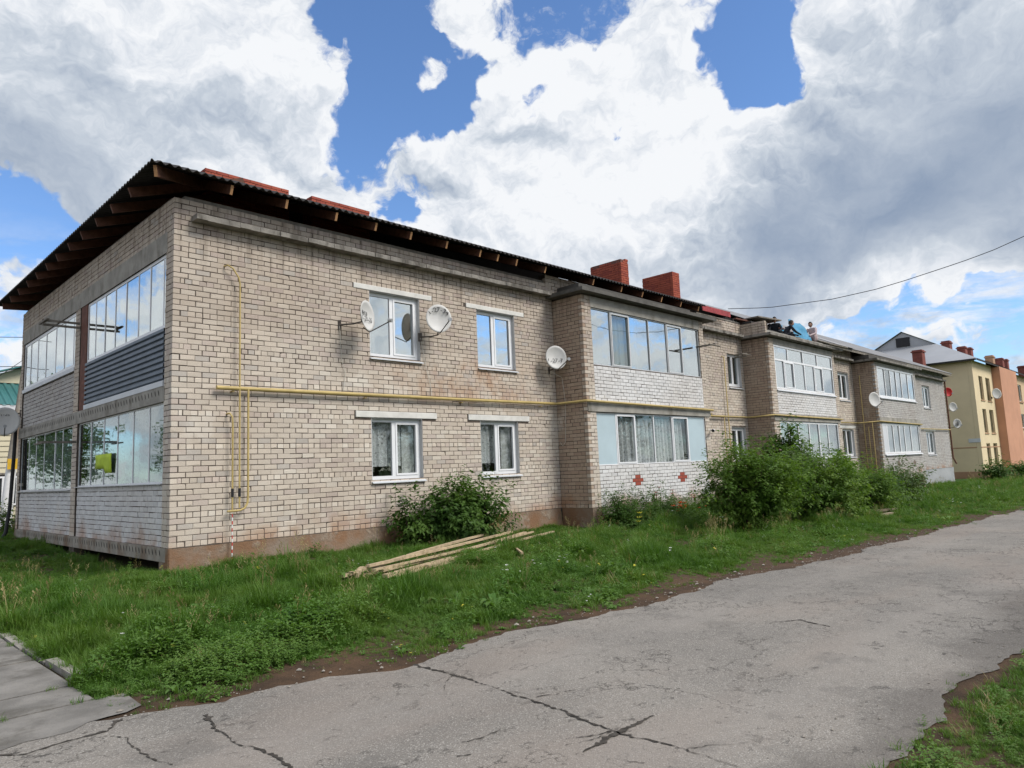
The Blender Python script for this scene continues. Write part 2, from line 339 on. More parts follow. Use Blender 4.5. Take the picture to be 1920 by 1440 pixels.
def soil_mat():
    m = bpy.data.materials.new('soil'); m.use_nodes = True; t = m.node_tree; t.nodes.clear(); N = NT(t); p = N.pos()
    c = N.mix(N.mr(N.noise(p, 2.2, 7, .65), .35, .66), (.052, .037, .027), (.105, .066, .042))
    c = N.mix(N.mr(N.sep(p)[0], 1.0, 6.0, 0, .45), c, (.092, .064, .047))
    b = N.n('ShaderNodeBsdfPrincipled', {'Base Color': c, 'Roughness': .95, 'Specular IOR Level': .1})
    N.link(N.n('ShaderNodeBump', {'Strength': 1.0, 'Distance': .02, 'Height': N.noise(p, 30, 7, .7)}).outputs[0], b.inputs['Normal'])
    N.link(b.outputs[0], N.n('ShaderNodeOutputMaterial').inputs[0]); MATS['soil'] = m
soil_mat()
def asphalt_mat():
    m = bpy.data.materials.new('asphalt'); m.use_nodes = True; t = m.node_tree; t.nodes.clear(); N = NT(t); p = N.pos()
    c = N.mix(N.mr(N.noise(p, .55, 6, .6), .34, .66), (.175, .163, .149), (.245, .225, .202))
    # exposed aggregate
    v = N.n('ShaderNodeTexVoronoi', {'Vector': p, 'Scale': 150.0}); vc = N.sep(v.outputs['Color'])[0]
    c = N.mix(N.math('MULTIPLY', N.mr(vc, .80, .97), .75), c, (.40, .38, .35)); c = N.mix(N.math('MULTIPLY', N.mr(vc, .22, .02), .5), c, (.07, .066, .062))
    # dark worn scabs stretched along the road, pinkish dust
    sp = N.mapping(p, (1.0, 1.25, 1)); w = N.mr(N.noise(sp, 5.5, 8, .76, .3), .585, .66)
    zone = N.mr(N.noise(p, .35, 3, .5), .42, .60, .15, 1.0); c = N.mix(N.math('MULTIPLY', N.math('MULTIPLY', w, zone), .78), c, (.060, .056, .052))
    dn = N.mr(N.noise(N.mapping(p, (.35, 1, 1)), .8, 4, .55), .5, .68); c = N.mix(N.math('MULTIPLY', dn, .35), c, (.25, .205, .175))
    # hairline cracks that wander, broad tyre-worn bands
    for sc_, sd_, wd_, mk in ((.55, 3.0, .0035, .50), (1.5, 17.0, .006, .55)):
        q = N.vm('ADD', p, (sd_, sd_*.7, 0)); rg = N.math('ABSOLUTE', N.math('SUBTRACT', N.noise(q, sc_, 7, .58), .5))
        ln = N.math('MULTIPLY', N.mr(rg, wd_*.35, wd_, 1, 0), N.mr(N.noise(q, 1.1, 3, .5), mk-.04, mk+.08)); c = N.mix(N.math('MULTIPLY', ln, .75), c, (.06, .054, .048))
    yb = N.math('ADD', N.sep(p)[1], N.math('MULTIPLY', N.sep(p)[0], .035))
    tb = N.math('MULTIPLY', N.mr(N.math('ABSOLUTE', N.math('SUBTRACT', N.math('ABSOLUTE', N.math('ADD', yb, 9.6)), .85)), .1, .5, 1, 0), N.mr(N.noise(N.mapping(p, (.3, 1.5, 1)), 1.5, 5, .6), .35, .65)); c = N.mix(N.math('MULTIPLY', tb, .30), c, (.285, .262, .24))
    pt = N.mr(N.noise(N.vm('ADD', p, (9, 4, 0)), .9, 6, .66), .57, .64); c = N.mix(N.math('MULTIPLY', pt, .35), c, (.12, .112, .104))
    # crazed cracks in places
    ve = N.n('ShaderNodeTexVoronoi', {'Vector': N.vm('ADD', N.mapping(p, (.7, 1.2, 1)), N.vm('SCALE', N.noise(p, 3, 5, .6, col=True), scale=.5)), 'Scale': 4.2}, feature='DISTANCE_TO_EDGE').outputs[0]
    x, y, z = N.sep(p)
    reg = N.math('MULTIPLY', N.mr(N.noise(p, .6, 4, .6), .42, .54), N.mr(N.math('ABSOLUTE', N.math('SUBTRACT', x, 6.0)), 2.5, 6.0, 1, 0))
    cr = N.math('MULTIPLY', N.math('MULTIPLY', N.mr(ve, .004, .026, 1, 0), reg), N.mr(N.noise(p, 2.2, 4, .6), .42, .52)); c = N.mix(N.math('MULTIPLY', cr, .8), c, (.05, .046, .042))
    # dark damp gravel towards the right-hand verge
    eg = N.math('ADD', y, N.math('MULTIPLY', N.math('SUBTRACT', N.noise(p, 1.1, 6, .65), .5), 1.0))
    c = N.mix(N.mr(eg, -10.85, -11.3, 0, .5), c, (.085, .076, .069))
    b = N.n('ShaderNodeBsdfPrincipled', {'Base Color': c, 'Roughness': .9, 'Specular IOR Level': .2})
    h = N.math('ADD', N.noise(p, 120, 3, .6), N.math('MULTIPLY', N.math('ADD', w, cr), -.8))
    N.link(N.n('ShaderNodeBump', {'Strength': .7, 'Distance': .008, 'Height': h}).outputs[0], b.inputs['Normal'])
    N.link(b.outputs[0], N.n('ShaderNodeOutputMaterial').inputs[0]); MATS['asphalt'] = m
asphalt_mat()
# ------------------------------------------------------------------ ground
def base_z(x): return -0.47 - 0.0137*np.clip(np.asarray(x, float)-3, 0, 52)
_ph = rng.uniform(0, 6.28, (6, 3))
def lump(x, y):
    s = 0
    for i, (fx, fy) in enumerate(((.9, .5), (.4, 1.1), (1.7, 1.3), (2.6, .8), (.6, 2.3), (3.1, 2.9))):
        s = s + np.sin(x*fx+_ph[i, 0])*np.sin(y*fy+_ph[i, 1])/(1+.6*i)
    return s
def zg(x, y):
    x = np.asarray(x, float); y = np.asarray(y, float)
    g = np.clip((y+7.6)/1.2, 0, 1)*np.clip((x+2.75)/.6, 0, 1)
    z = base_z(x) + g*(.02*lump(x, y) + .05)
    z = z + (np.clip(y-3, 0, 9)*.026-.06*np.clip(y/1.0, 0, 1))*np.clip(-x/1.0+1, 0, 1)*(x < 1.0)
    return np.where((y < -11.6), z+.03*np.clip((-11.6-y)/.5, 0, 1), z)
def grid_sheet(xs, ys, zf):
    X, Y = np.meshgrid(xs, ys, indexing='ij'); Z = zf(X, Y); V = np.stack([X, Y, Z], -1).reshape(-1, 3)
    nx, ny = len(xs), len(ys); i, j = np.meshgrid(np.arange(nx-1), np.arange(ny-1), indexing='ij'); a = (i*ny+j).ravel()
    return V, np.stack([a, a+ny, a+ny+1, a+1], -1)
xs = np.concatenate([[-900, -300, -100, -40, -20], np.arange(-12, 30, .25), np.arange(30, 90, 1.5), [120, 200, 400, 900]])
ys = np.concatenate([[-900, -300, -100, -40, -22], np.arange(-16, 14, .25), np.arange(14, 60, 2), [80, 150, 400, 900]])
V, Fq = grid_sheet(xs, ys, zg)
tag(obj('ground', mesh_np('ground', V, Fq, MATS['ground'], smooth=True)), kind='structure')
# ------------------------------------------------------------------ road
def wob(t, seed, amp):
    r = np.random.default_rng(seed); s = 0
    for k in range(7):
        f = .5*1.9**k; s = s+np.sin(t*f+r.uniform(0, 6.28))*amp/(1.45**k)
    return s
rx = np.concatenate([np.arange(-14, 24, .06), np.arange(24, 120, 1.0)])
def near_edge(x): return np.interp(x, [-20, -3.3, -2.95, -2.3, -1.5, -.9, 0, 1.1, 2.1, 3.8, 5.1, 7.8, 14.5, 21, 60, 120], [-7.0, -7.0, -7.3, -7.5, -7.55, -7.85, -7.75, -7.9, -8.08, -7.93, -8.12, -8.27, -8.33, -8.5, -9.2, -10])
def far_edge(x): return np.interp(x, [-20, -1.2, -.6, .1, .85, 1.5, 2.2, 20, 120], [-11.2, -11.25, -11.33, -11.3, -11.34, -11.43, -11.5, -12.3, -14])
def strip(name, xs, ya, yb, dz, mat, rows=14, zfun=None):
    tt = np.linspace(0, 1, rows); Y = ya[:, None]*(1-tt)+yb[:, None]*tt; X = np.repeat(xs[:, None], rows, 1)
    Z = (zfun or (lambda x, y: base_z(x)))(X, Y)+dz; nx, ny = X.shape
    i, j = np.meshgrid(np.arange(nx-1), np.arange(ny-1), indexing='ij'); a = (i*ny+j).ravel()
    return obj(name, mesh_np(name, np.stack([X, Y, Z], -1), np.stack([a, a+1, a+ny+1, a+ny], -1), mat, smooth=True))
ne = near_edge(rx)+wob(rx*3, 3, .055)
fe = far_edge(rx)+wob(rx*3, 5, .05)
road = tag(strip('road', rx, ne, fe, .016, MATS['asphalt']), kind='structure')
sx = np.concatenate([np.arange(-3.1, 24, .06), np.arange(24, 60, 1.0)])
ge = np.interp(sx, [-3.1, -2.7, -2.2, -1.4, -.6, .25, 1.5, 2.9, 4.5, 6.2, 9, 12, 20, 60], [-6.75, -6.85, -7.1, -7.1, -7.4, -7.3, -7.42, -7.42, -7.42, -7.5, -7.72, -7.78, -8.1, -9])
verge = tag(strip('dirt_verge', sx, ge+wob(sx*2, 8, .05)+.5, near_edge(sx)-.25+wob(sx*2, 9, .03), .007, MATS['soil'], 24, zg), kind='structure')
sx2 = np.arange(-14, 24, .06)
tag(strip('right_dirt_verge', sx2, far_edge(sx2)+.15+wob(sx2*2, 11, .04), far_edge(sx2)-.35+wob(sx2*2, 12, .05), .009, MATS['soil'], 5), kind='structure')
# cracks: dark soil-filled seams traced on the road surface
def crack(pts, wid, seed):
    P = [hit(px, py, 2, -.47) for px, py in pts]; r = np.random.default_rng(seed); out = []
    for a, b, wa, wb in zip(P[:-1], P[1:], wid[:-1], wid[1:]):
        n = max(2, int(np.linalg.norm(b-a)/.022))
        for k in range(n): out.append((a+(b-a)*k/n, wa+(wb-wa)*k/n))
    out.append((P[-1], wid[-1])); V = []; Fs = []
    ja = np.zeros(2)
    for i, (p, w) in enumerate(out):
        d = out[min(i+1, len(out)-1)][0]-out[max(i-1, 0)][0]; d = d/max(1e-6, np.linalg.norm(d)); nn = np.array([-d[1], d[0], 0])
        ja = ja*.82+r.normal(0, .0065, 2); ww = .8*w*(.12+1.15*r.random()**1.4)*math.sqrt(.62+.55*math.sin(i*.11+seed)*math.sin(i*.037+2*seed))
        c = p+np.array([ja[0], ja[1], 0]); z = float(base_z(c[0]))+.0205
        V += [(c[0]+nn[0]*ww, c[1]+nn[1]*ww, z), (c[0]-nn[0]*ww, c[1]-nn[1]*ww, z)]
        if i: Fs.append((2*i-2, 2*i-1, 2*i+1, 2*i))
    return obj('crack', mesh_np('crack', V, Fs, MATS['crack']), road)
for i, (pts, wd) in enumerate([
        ([(775, 1250), (850, 1270), (940, 1298), (1000, 1320), (1070, 1345), (1150, 1378), (1215, 1392), (1290, 1412), (1390, 1445)], [.03, .022, .02, .016, .02, .016, .014, .012, .01]),
        ([(1095, 1418), (1150, 1388), (1190, 1365), (1232, 1346)], [.012, .03, .035, .015]),
        ([(1060, 1392), (1110, 1386), (1150, 1376)], [.006, .014, .01]),
        ([(860, 1398), (900, 1390), (945, 1372)], [.006, .010, .006]), ([(858, 1424), (884, 1420)], [.012, .02]),
        ([(385, 1345), (410, 1370), (440, 1395), (480, 1412), (530, 1438), (560, 1450)], [.05, .025, .02, .018, .02, .02]),
        ([(205, 1388), (240, 1392), (262, 1418), (290, 1430), (325, 1442)], [.008, .012, .012, .01, .01]),
        ([(-20, 1424), (50, 1418), (110, 1402), (160, 1388), (205, 1376), (232, 1352)], [.022, .018, .02, .025, .035, .07]),
        ([(940, 1298), (985, 1306), (1030, 1303)], [.006, .005, .003]), ([(1150, 1378), (1120, 1392), (1060, 1402)], [.008, .005, .003]), ([(440, 1395), (500, 1388), (560, 1384)], [.006, .004, .003]), ([(850, 1270), (830, 1300), (845, 1330)], [.005, .004, .003]), ([(1290, 1412), (1340, 1404), (1400, 1400)], [.006, .004, .003]),
        ([(1000, 1312), (1040, 1308), (1080, 1298)], [.006, .006, .004]), ([(1440, 1172), (1500, 1166), (1560, 1180)], [.01, .02, .008]), ([(1170, 1430), (1210, 1440)], [.006, .006])]):
    crack(pts, wd, i)
# ------------------------------------------------------------------ concrete path on the left, with slabs and a worn kerb
path = tag(empty('concrete_path', (-4, -3, -.47)), kind='structure')
ye = [-7.28, -6.68, -6.12, -4.88, -3.68, -2.4, -1.2, 0, 1.3, 2.6, 4, 6, 8, 10, 12]
for a, b in zip(ye[:-1], ye[1:]):
    m = MB(); x1 = -2.90 if a > -6.8 else -2.70; z = -.47
    tilt = random.uniform(-.008, .008)
    if a < -7:
        jg = [(-8+k*.12, a+.03*math.sin(k*1.7)+.05*math.sin(k*.63)+random.uniform(-.03, .03)+(.22 if k > 42 else 0)*(k-42)/3, z+.0195) for k in range(45)]
        m.add(jg+[(x1, b-.012, z+.0195), (-8, b-.012, z+.0195)], [tuple(range(len(jg)+2))]); m.build('paving_slab', MATS['concrete_path'], path); continue
    m.add([(-8, a+.012, z-.05), (x1, a+.012, z-.05), (x1, b-.012, z-.05), (-8, b-.012, z-.05),
           (-8, a+.012, z+.0195), (x1, a+.012, z+.022+tilt*.3), (x1, b-.012, z+.021-tilt*.3), (-8, b-.012, z+.021)],
          [(0, 3, 2, 1), (4, 5, 6, 7), (0, 1, 5, 4), (1, 2, 6, 5), (2, 3, 7, 6), (3, 0, 4, 7)])
    m.build('paving_slab', MATS['concrete_path'], path)
    MB().box((-8, b-.011, z), (x1-.01, b+.011, z+.017)).build('joint', MATS['stone_bit' if random.random() < .6 else 'crack'], path)
y = -6.0
while y < 9:
    l = random.uniform(.75, 1.0); x0 = -2.86+random.uniform(-.02, .02); j = random.uniform(-.02, .02)
    MB().beam((x0+.03, y+.01, -.485+j), (x0+.03+random.uniform(-.02, .02), y+l-.01, -.485+j*.5), .09, .12).build('kerb_stone', MATS['kerb'], path); y += l
# loose stones along the broken road edge: uncountable gravel
gm = MB()
for k in range(700):
    x = random.uniform(-2.9, 14); e = float(near_edge(x)); y = e+random.gauss(.12, .17)
    big_ok = k <= 650
    if k > 650: x = random.uniform(-1.2, 3.5); y = float(far_edge(x))+random.gauss(0.1, .2)
    s = random.uniform(.004, .013) if random.random() < .95 or not big_ok else random.uniform(.016, .035)
    z = float(base_z(x))+.018+s*.3
    vs = [(x+s*random.uniform(.6, 1.2)*a, y+s*random.uniform(.6, 1.2)*b, z+s*.6*c*random.uniform(.6, 1.1)) for a, b, c in ((1, 0, 0), (0, 1, 0), (-1, 0, 0), (0, -1, 0), (0, 0, 1), (0, 0, -1))]
    gm.add(vs, [(0, 1, 4), (1, 2, 4), (2, 3, 4), (3, 0, 4), (1, 0, 5), (2, 1, 5), (3, 2, 5), (0, 3, 5)])
tag(gm.build('gravel', MATS['stone_bit']), 'pale gravel crumbs scattered along the broken asphalt edge', 'gravel', kind='stuff')
# ------------------------------------------------------------------ brickwork
CH = .098
class Plane:
    def __init__(s, O, U, N): s.O = np.array([*O, 0.0]); s.U = np.array([*U, 0.0]); s.N = np.array([*N, 0.0])
    def P(s, u, z, d=0.0): return s.O+s.U*u+s.N*d+np.array([0, 0, z])
    def box(s, mb, u0, u1, z0, z1, d0, d1): return mb.box(s.P(u0, z0, d0), s.P(u1, z1, d1))
PF = Plane((0, 0), (1, 0), (0, -1)); PB = Plane((0, -1.05), (1, 0), (0, -1)); PS = Plane((0, 0), (0, 1), (-1, 0))
def lay(u0, u1, z0, z1, holes=(), start=0, end=0, hdr=6, hoff=5, L=.26, pal='beige', flemish=False, u_phase=0.0):
    """courses of bricks as (ua, ub, za, zb, tint); start/end: toothed corner at that end"""
    out = []; n = int(round((z1-z0)/CH))
    for i in range(n):
        za = z0+i*CH; zb = za+CH-.011; zm = (za+zb)/2; head = (i % hdr == hoff) or (i == 0 and hdr < 90)
        s = u0+(.125 if start and i % 2 else 0); e = u1-(.125 if end and i % 2 else 0)
        segs = [(s, e)]
        for a, b, c, d in holes:
            if c < zm < d:
                ns = []
                for p, q in segs:
                    if b <= p or a >= q: ns.append((p, q)); continue
                    if a > p: ns.append((p, a))
                    if b < q: ns.append((b, q))
                segs = ns
        pitch = L/2 if head else L
        ph = (0 if i % 2 == 0 else L/2)
        if head: ph = L/4 if (i // hdr) % 2 else 0
        for p, q in segs:
            k = math.floor((p-u0-ph-u_phase)/pitch); u = u0+ph+u_phase+k*pitch
            while u < q-1e-4:
                a, b = max(u, p), min(u+pitch, q)
                if b-a > .04 and not (start and a < s+.001 and b-a < .05):
                    g = .0055
                    out.append([a+(0 if a <= s+1e-6 else g)+random.gauss(0, .0028), b-(0 if b >= e-1e-6 else g)+random.gauss(0, .0028), za+random.gauss(0, .0022), zb+random.gauss(0, .0022), tint(pal, zm, head)])
                elif out and b-a <= .04 and out[-1][1] > a-.02 and abs(out[-1][2]-za) < .02: out[-1][1] = b-.003
                u += pitch
    return out
def tint(pal, z, head):
    r = random.random(); v = random.gauss(1, .032)
    if pal == 'beige':
        c = (.49, .425, .36) if z > 3.9 else (.55, .485, .415)
        if r < .16: c = (.605, .55, .48) if z < 3.4 else (.52, .46, .395)
        elif r < .32: c = (.50, .43, .38) if z < 3.9 else (.46, .39, .345)
        elif r < .35: c = (.45, .41, .37)
        if head and z < 3.4 and random.random() < .5: v *= 1.1
    elif pal == 'white': c = (.66, .657, .66) if r < .75 else (.62, .617, .62)
    elif pal == 'grey': c = (.46, .445, .43) if r < .7 else (.42, .40, .39)
    elif pal == 'tan': c = (.405, .32, .25) if r < .7 else (.37, .28, .22)
    elif pal == 'red': c = (.36, .095, .062) if r < .7 else (.29, .075, .055)
    elif pal == 'cross': c = (.33, .085, .06)
    return tuple(x*v for x in c)
BT_F = np.array([(0, 1, 2, 3), (4, 5, 1, 0), (5, 6, 2, 1), (6, 7, 3, 2), (7, 4, 0, 3), (8, 9, 5, 4), (9, 10, 6, 5), (10, 11, 7, 6), (11, 8, 4, 7)])
def brick_verts(b, depth=.115, proud=0.0, chip=None):
    """local (u,z,d) verts for bricks; b: n x 4"""
    b = np.asarray(b, float); n = len(b); u0, u1, z0, z1 = b.T; V = np.zeros((n, 12, 3))
    d = proud+rng.normal(0, .0018, n); ch = .003+rng.random((n, 4))*.003
    big = rng.random((n, 4)) < .09; ch = np.where(big, ch+rng.random((n, 4))*.026, ch)
    for k, (uu, zz, su, sz) in enumerate(((u0, z0, 1, 1), (u1, z0, -1, 1), (u1, z1, -1, -1), (u0, z1, 1, -1))):
        V[:, k, 0] = uu+su*ch[:, k]; V[:, k, 1] = zz+sz*ch[:, k]*.8; V[:, k, 2] = d+rng.normal(0, .001, n)
        V[:, 4+k, 0] = uu; V[:, 4+k, 1] = zz; V[:, 4+k, 2] = d-.0022-rng.random(n)*.0015-np.where(big[:, k], .006, 0)
        V[:, 8+k, 0] = uu; V[:, 8+k, 1] = zz; V[:, 8+k, 2] = -depth
    return V
def set_tint(me, per_face):
    a = me.attributes.new('tint', 'FLOAT_COLOR', 'FACE'); a.data.foreach_set('color', np.asarray(per_face, np.float32).ravel())
def courses(plane, bricks, parent, mat='brick', name='brick_courses', kind=True, proud=0.0, depth=.115):
    if not bricks: return
    B = np.array([b[:4] for b in bricks]); T = np.array([(*b[4], 1) for b in bricks]); V = brick_verts(B, depth, proud)
    Wd = plane.O+V[..., 0:1]*plane.U+V[..., 2:3]*plane.N+V[..., 1:2]*np.array([0, 0, 1.0])
    Fq = (np.arange(len(B))[:, None, None]*12+BT_F[None]).reshape(-1, 4)
    if np.dot(np.cross(plane.U, [0, 0, 1]), plane.N) < 0: Fq = Fq[:, ::-1]
    me = mesh_np(name, Wd, Fq, MATS[mat]); set_tint(me, np.repeat(T, 9, 0))
    o = obj(name, me, parent)
    if kind: o['kind'] = 'stuff'
    return o
def solid_wall(plane, name, u0, u1, z0, z1, holes, parent, mat, d_out=-.008, d_in=-.25):
    """wall body with its openings cut out (rectangles between hole edges)"""
    us = sorted({u0, u1, *[h[0] for h in holes], *[h[1] for h in holes]}); us = [u for u in us if u0 <= u <= u1]
    m = MB()
    for a, b in zip(us[:-1], us[1:]):
        if b-a < 1e-4: continue
        zz = [(z0, z1)]
        for h in holes:
            if h[0] <= a+1e-5 and h[1] >= b-1e-5:
                nz = []
                for p, q in zz:
                    if h[3] <= p or h[2] >= q: nz.append((p, q)); continue
                    if h[2] > p: nz.append((p, h[2]))
                    if h[3] < q: nz.append((h[3], q))
                zz = nz
        for p, q in zz: plane.box(m, a, b, p, q, d_in, d_out)
    return m.build(name, mat, parent)
def expand(h): return h
# ------------------------------------------------------------------ the apartment building
BLD = tag(empty('apartment_building', (0, 0, -.5)), 'long two-storey pale brick apartment block with dark eaves and glazed balconies', 'building')
XE, YE, ZT = 50.6, 11.65, 6.17
WIN = dict(w1u=(4.09, 5.45, 3.64, 5.07), w2u=(7.25, 8.58, 3.64, 5.07), w1l=(4.09, 5.45, .98, 2.29), w2l=(7.25, 8.57, .98, 2.29),
           s1u=(20.06, 21.1, 3.84, 5.12), s1l=(20.0, 21.1, 1.02, 2.30), s2u=(31.15, 32.55, 3.80, 5.14), s2l=(31.1, 32.6, 1.02, 2.38), s3u=(45.3, 46.9, 3.86, 5.24), s3l=(45.15, 46.95, .92, 2.36))
BAY = [(10.13, 16.5), (21.33, 27.92), (33.2, 40.05)]
BG = [dict(u=(10.52, 16.22), up=(3.80, 5.38), lo=(1.08, 2.50)), dict(u=(21.82, 27.72), up=(3.72, 5.46), lo=(1.05, 2.48)), dict(u=(33.6, 39.75), up=(3.92, 5.50), lo=(1.05, 2.60))]
# front wall: four runs between the bays
runs = [(0, 10.13), (16.5, 21.33), (27.92, 33.2), (40.05, XE)]
front_wall = None; near_bricks = []
for i, (a, b) in enumerate(runs):
    hs = [h for h in WIN.values() if a < h[0] < b]
    w = solid_wall(PF, 'front_wall', a+(.012 if i == 0 else -.1), b+(.2 if i < 3 else -.01), -1.4 if i else -.9, ZT-.02 if i == 0 else 6.38, hs, BLD, MATS['mortar'])
    lh = [(h[0]-.42, h[1]+.4, h[3]+(.0 if h[3] > 3 else .0), h[3]+.135) for h in hs if i == 0]
    br = lay(a, b, 0, 6.17 if i == 0 else 6.37, hs+lh, start=(i == 0), end=(i == 3), pal='beige' if i < 3 else 'grey')
    if i == 0:
        front_wall = w; cx = np.array([((b_[0]+b_[1])/2, 0, (b_[2]+b_[3])/2) for b_ in br]); dist = np.linalg.norm(cx-CAM, axis=1)
        rk = [k for k in np.argsort(dist) if .24 < br[k][1]-br[k][0] < .27 or .115 < br[k][1]-br[k][0] < .135]
        rk = [k for k in rk if br[k][1]-br[k][0] > .2][:300]; sel = set(int(k) for k in rk)
        near_bricks = [br[k] for k in sorted(sel)]; br = [x for k, x in enumerate(br) if k not in sel]
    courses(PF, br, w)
# the nearest bricks, one object each, sharing a few meshes
var = []
for k in range(28):
    V = brick_verts([(-.1245, .1245, -.0435, .0435)])[0]; V = np.stack([V[:, 0], -V[:, 2], V[:, 1]], -1)
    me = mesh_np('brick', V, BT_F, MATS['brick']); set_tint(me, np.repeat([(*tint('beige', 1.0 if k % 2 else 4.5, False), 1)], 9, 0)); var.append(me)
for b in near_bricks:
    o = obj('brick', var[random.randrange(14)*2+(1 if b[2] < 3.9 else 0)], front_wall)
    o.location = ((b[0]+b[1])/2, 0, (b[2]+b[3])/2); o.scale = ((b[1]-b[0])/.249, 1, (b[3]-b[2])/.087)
# side wall with two glazed balconies on each floor
SG = [(.36, 5.20, 3.86, 5.22), (6.1, 11.38, 3.90, 5.22), (.36, 5.72, 1.09, 2.52), (6.26, 11.42, 1.03, 2.52)]
SOPEN = [(.36, 5.72, 2.52, 5.22), (6.1, 11.38, 2.52, 5.22), (.36, 5.72, -.3, 2.52), (6.22, 11.42, -.3, 2.52)]
sw = solid_wall(PS, 'side_wall', .012, YE, -.9, ZT-.02, [(.36, 5.72, -.95, 5.22), (6.1, 11.40, -.95, 5.22)], BLD, MATS['mortar'])
br = lay(.01, YE, 0, 6.17, [(.36, 5.72, -.3, 5.60), (6.1, 11.40, -.3, 5.60)], start=0, hdr=6)
for x in br:      # toothing against the front wall: even courses there run through
    pass
def tooth(bricks, lim):
    out = []
    for b in bricks:
        i = int(round((b[2])/CH))
        if b[0] < lim and i % 2 == 0:
            if b[1] < .15: continue
            b[0] = .13
        elif b[0] < lim: b[0] = 0.0
        out.append(b)
    return out
courses(PS, tooth(br, .05), sw)
solid_wall(PS, 'lintel_beam', .30, YE-.2, 5.22, 5.60, [], BLD, MATS['concrete'], .004, -.2)
# balcony parapets of white brick, the upper right one clad with dark corrugated sheet
par = []
for (a, b, z0, z1, pal) in ((.375, 5.70, 0.0, 1.08, 'white'), (6.24, 11.41, 0.0, 1.03, 'white'), (6.11, 11.37, 2.80, 3.80, 'grey')):
    w = solid_wall(PS, 'balcony_parapet', a, b, z0, z1, [], BLD, MATS['mortar'], -.045, -.15)
    courses(Plane((.035, 0), (0, 1), (-1, 0)), lay(a, b, z0, z1, hdr=99, hoff=98, L=.20, pal=pal), w)
# slabs showing at both floors, with their row of core holes
for z0, z1, ys_ in ((-.24, -.005, ((.14, 5.72), (5.74, 11.62))), (2.52, 2.80, ((.32, 5.72), (5.73, 11.62)))):
    for a, b in ys_:
        m = MB(); PS.box(m, a, b, z0, z1, -1.2, .012)
        s = m.build('floor_slab', MATS['slab_concrete' if z0 < 0 else 'concrete'], BLD)
        hm = MB(); u = a+.25
        while u < b-.2:
            zc = z0+(z1-z0)*.62; hw = .028
            hm.add([PS.P(u+hw*.8*math.cos(t)+.02*math.sin(t), zc+.055*math.sin(t), .0135) for t in np.linspace(0, 2*math.pi, 8, False)], [tuple(range(8))]); u += .17
        hm.build('core_hole', MATS['crack'], s)
MB().box((.0, .14, -.9), (.3, .45, -.005)).build('plinth', MATS['plinth'], BLD)
# plinth, a little proud of the wall, rough render
for i, (a, b) in enumerate(runs):
    xs_ = np.arange(a, b+.01, .12); zs_ = np.linspace(-1.5, -.012, 8)
    X, Z = np.meshgrid(xs_, zs_, indexing='ij'); Y = -.015-.022*np.clip(lump(X*2.3, Z*6+i), -1, 1)-(.03*(Z < -.3))
    if i == 0: Y = np.where(X < .15, np.maximum(Y, -.02), Y)
    n_, k_ = X.shape; ii, jj = np.meshgrid(np.arange(n_-1), np.arange(k_-1), indexing='ij'); q_ = (ii*k_+jj).ravel()
    obj('plinth', mesh_np('plinth', np.stack([X, Y, Z], -1), np.stack([q_, q_+k_, q_+k_+1, q_+1], -1), MATS['plinth'], smooth=True), BLD)
MB().box((-.014, -.006, -.9), (.05, .135, -.008)).build('plinth', MATS['plinth'], BLD)
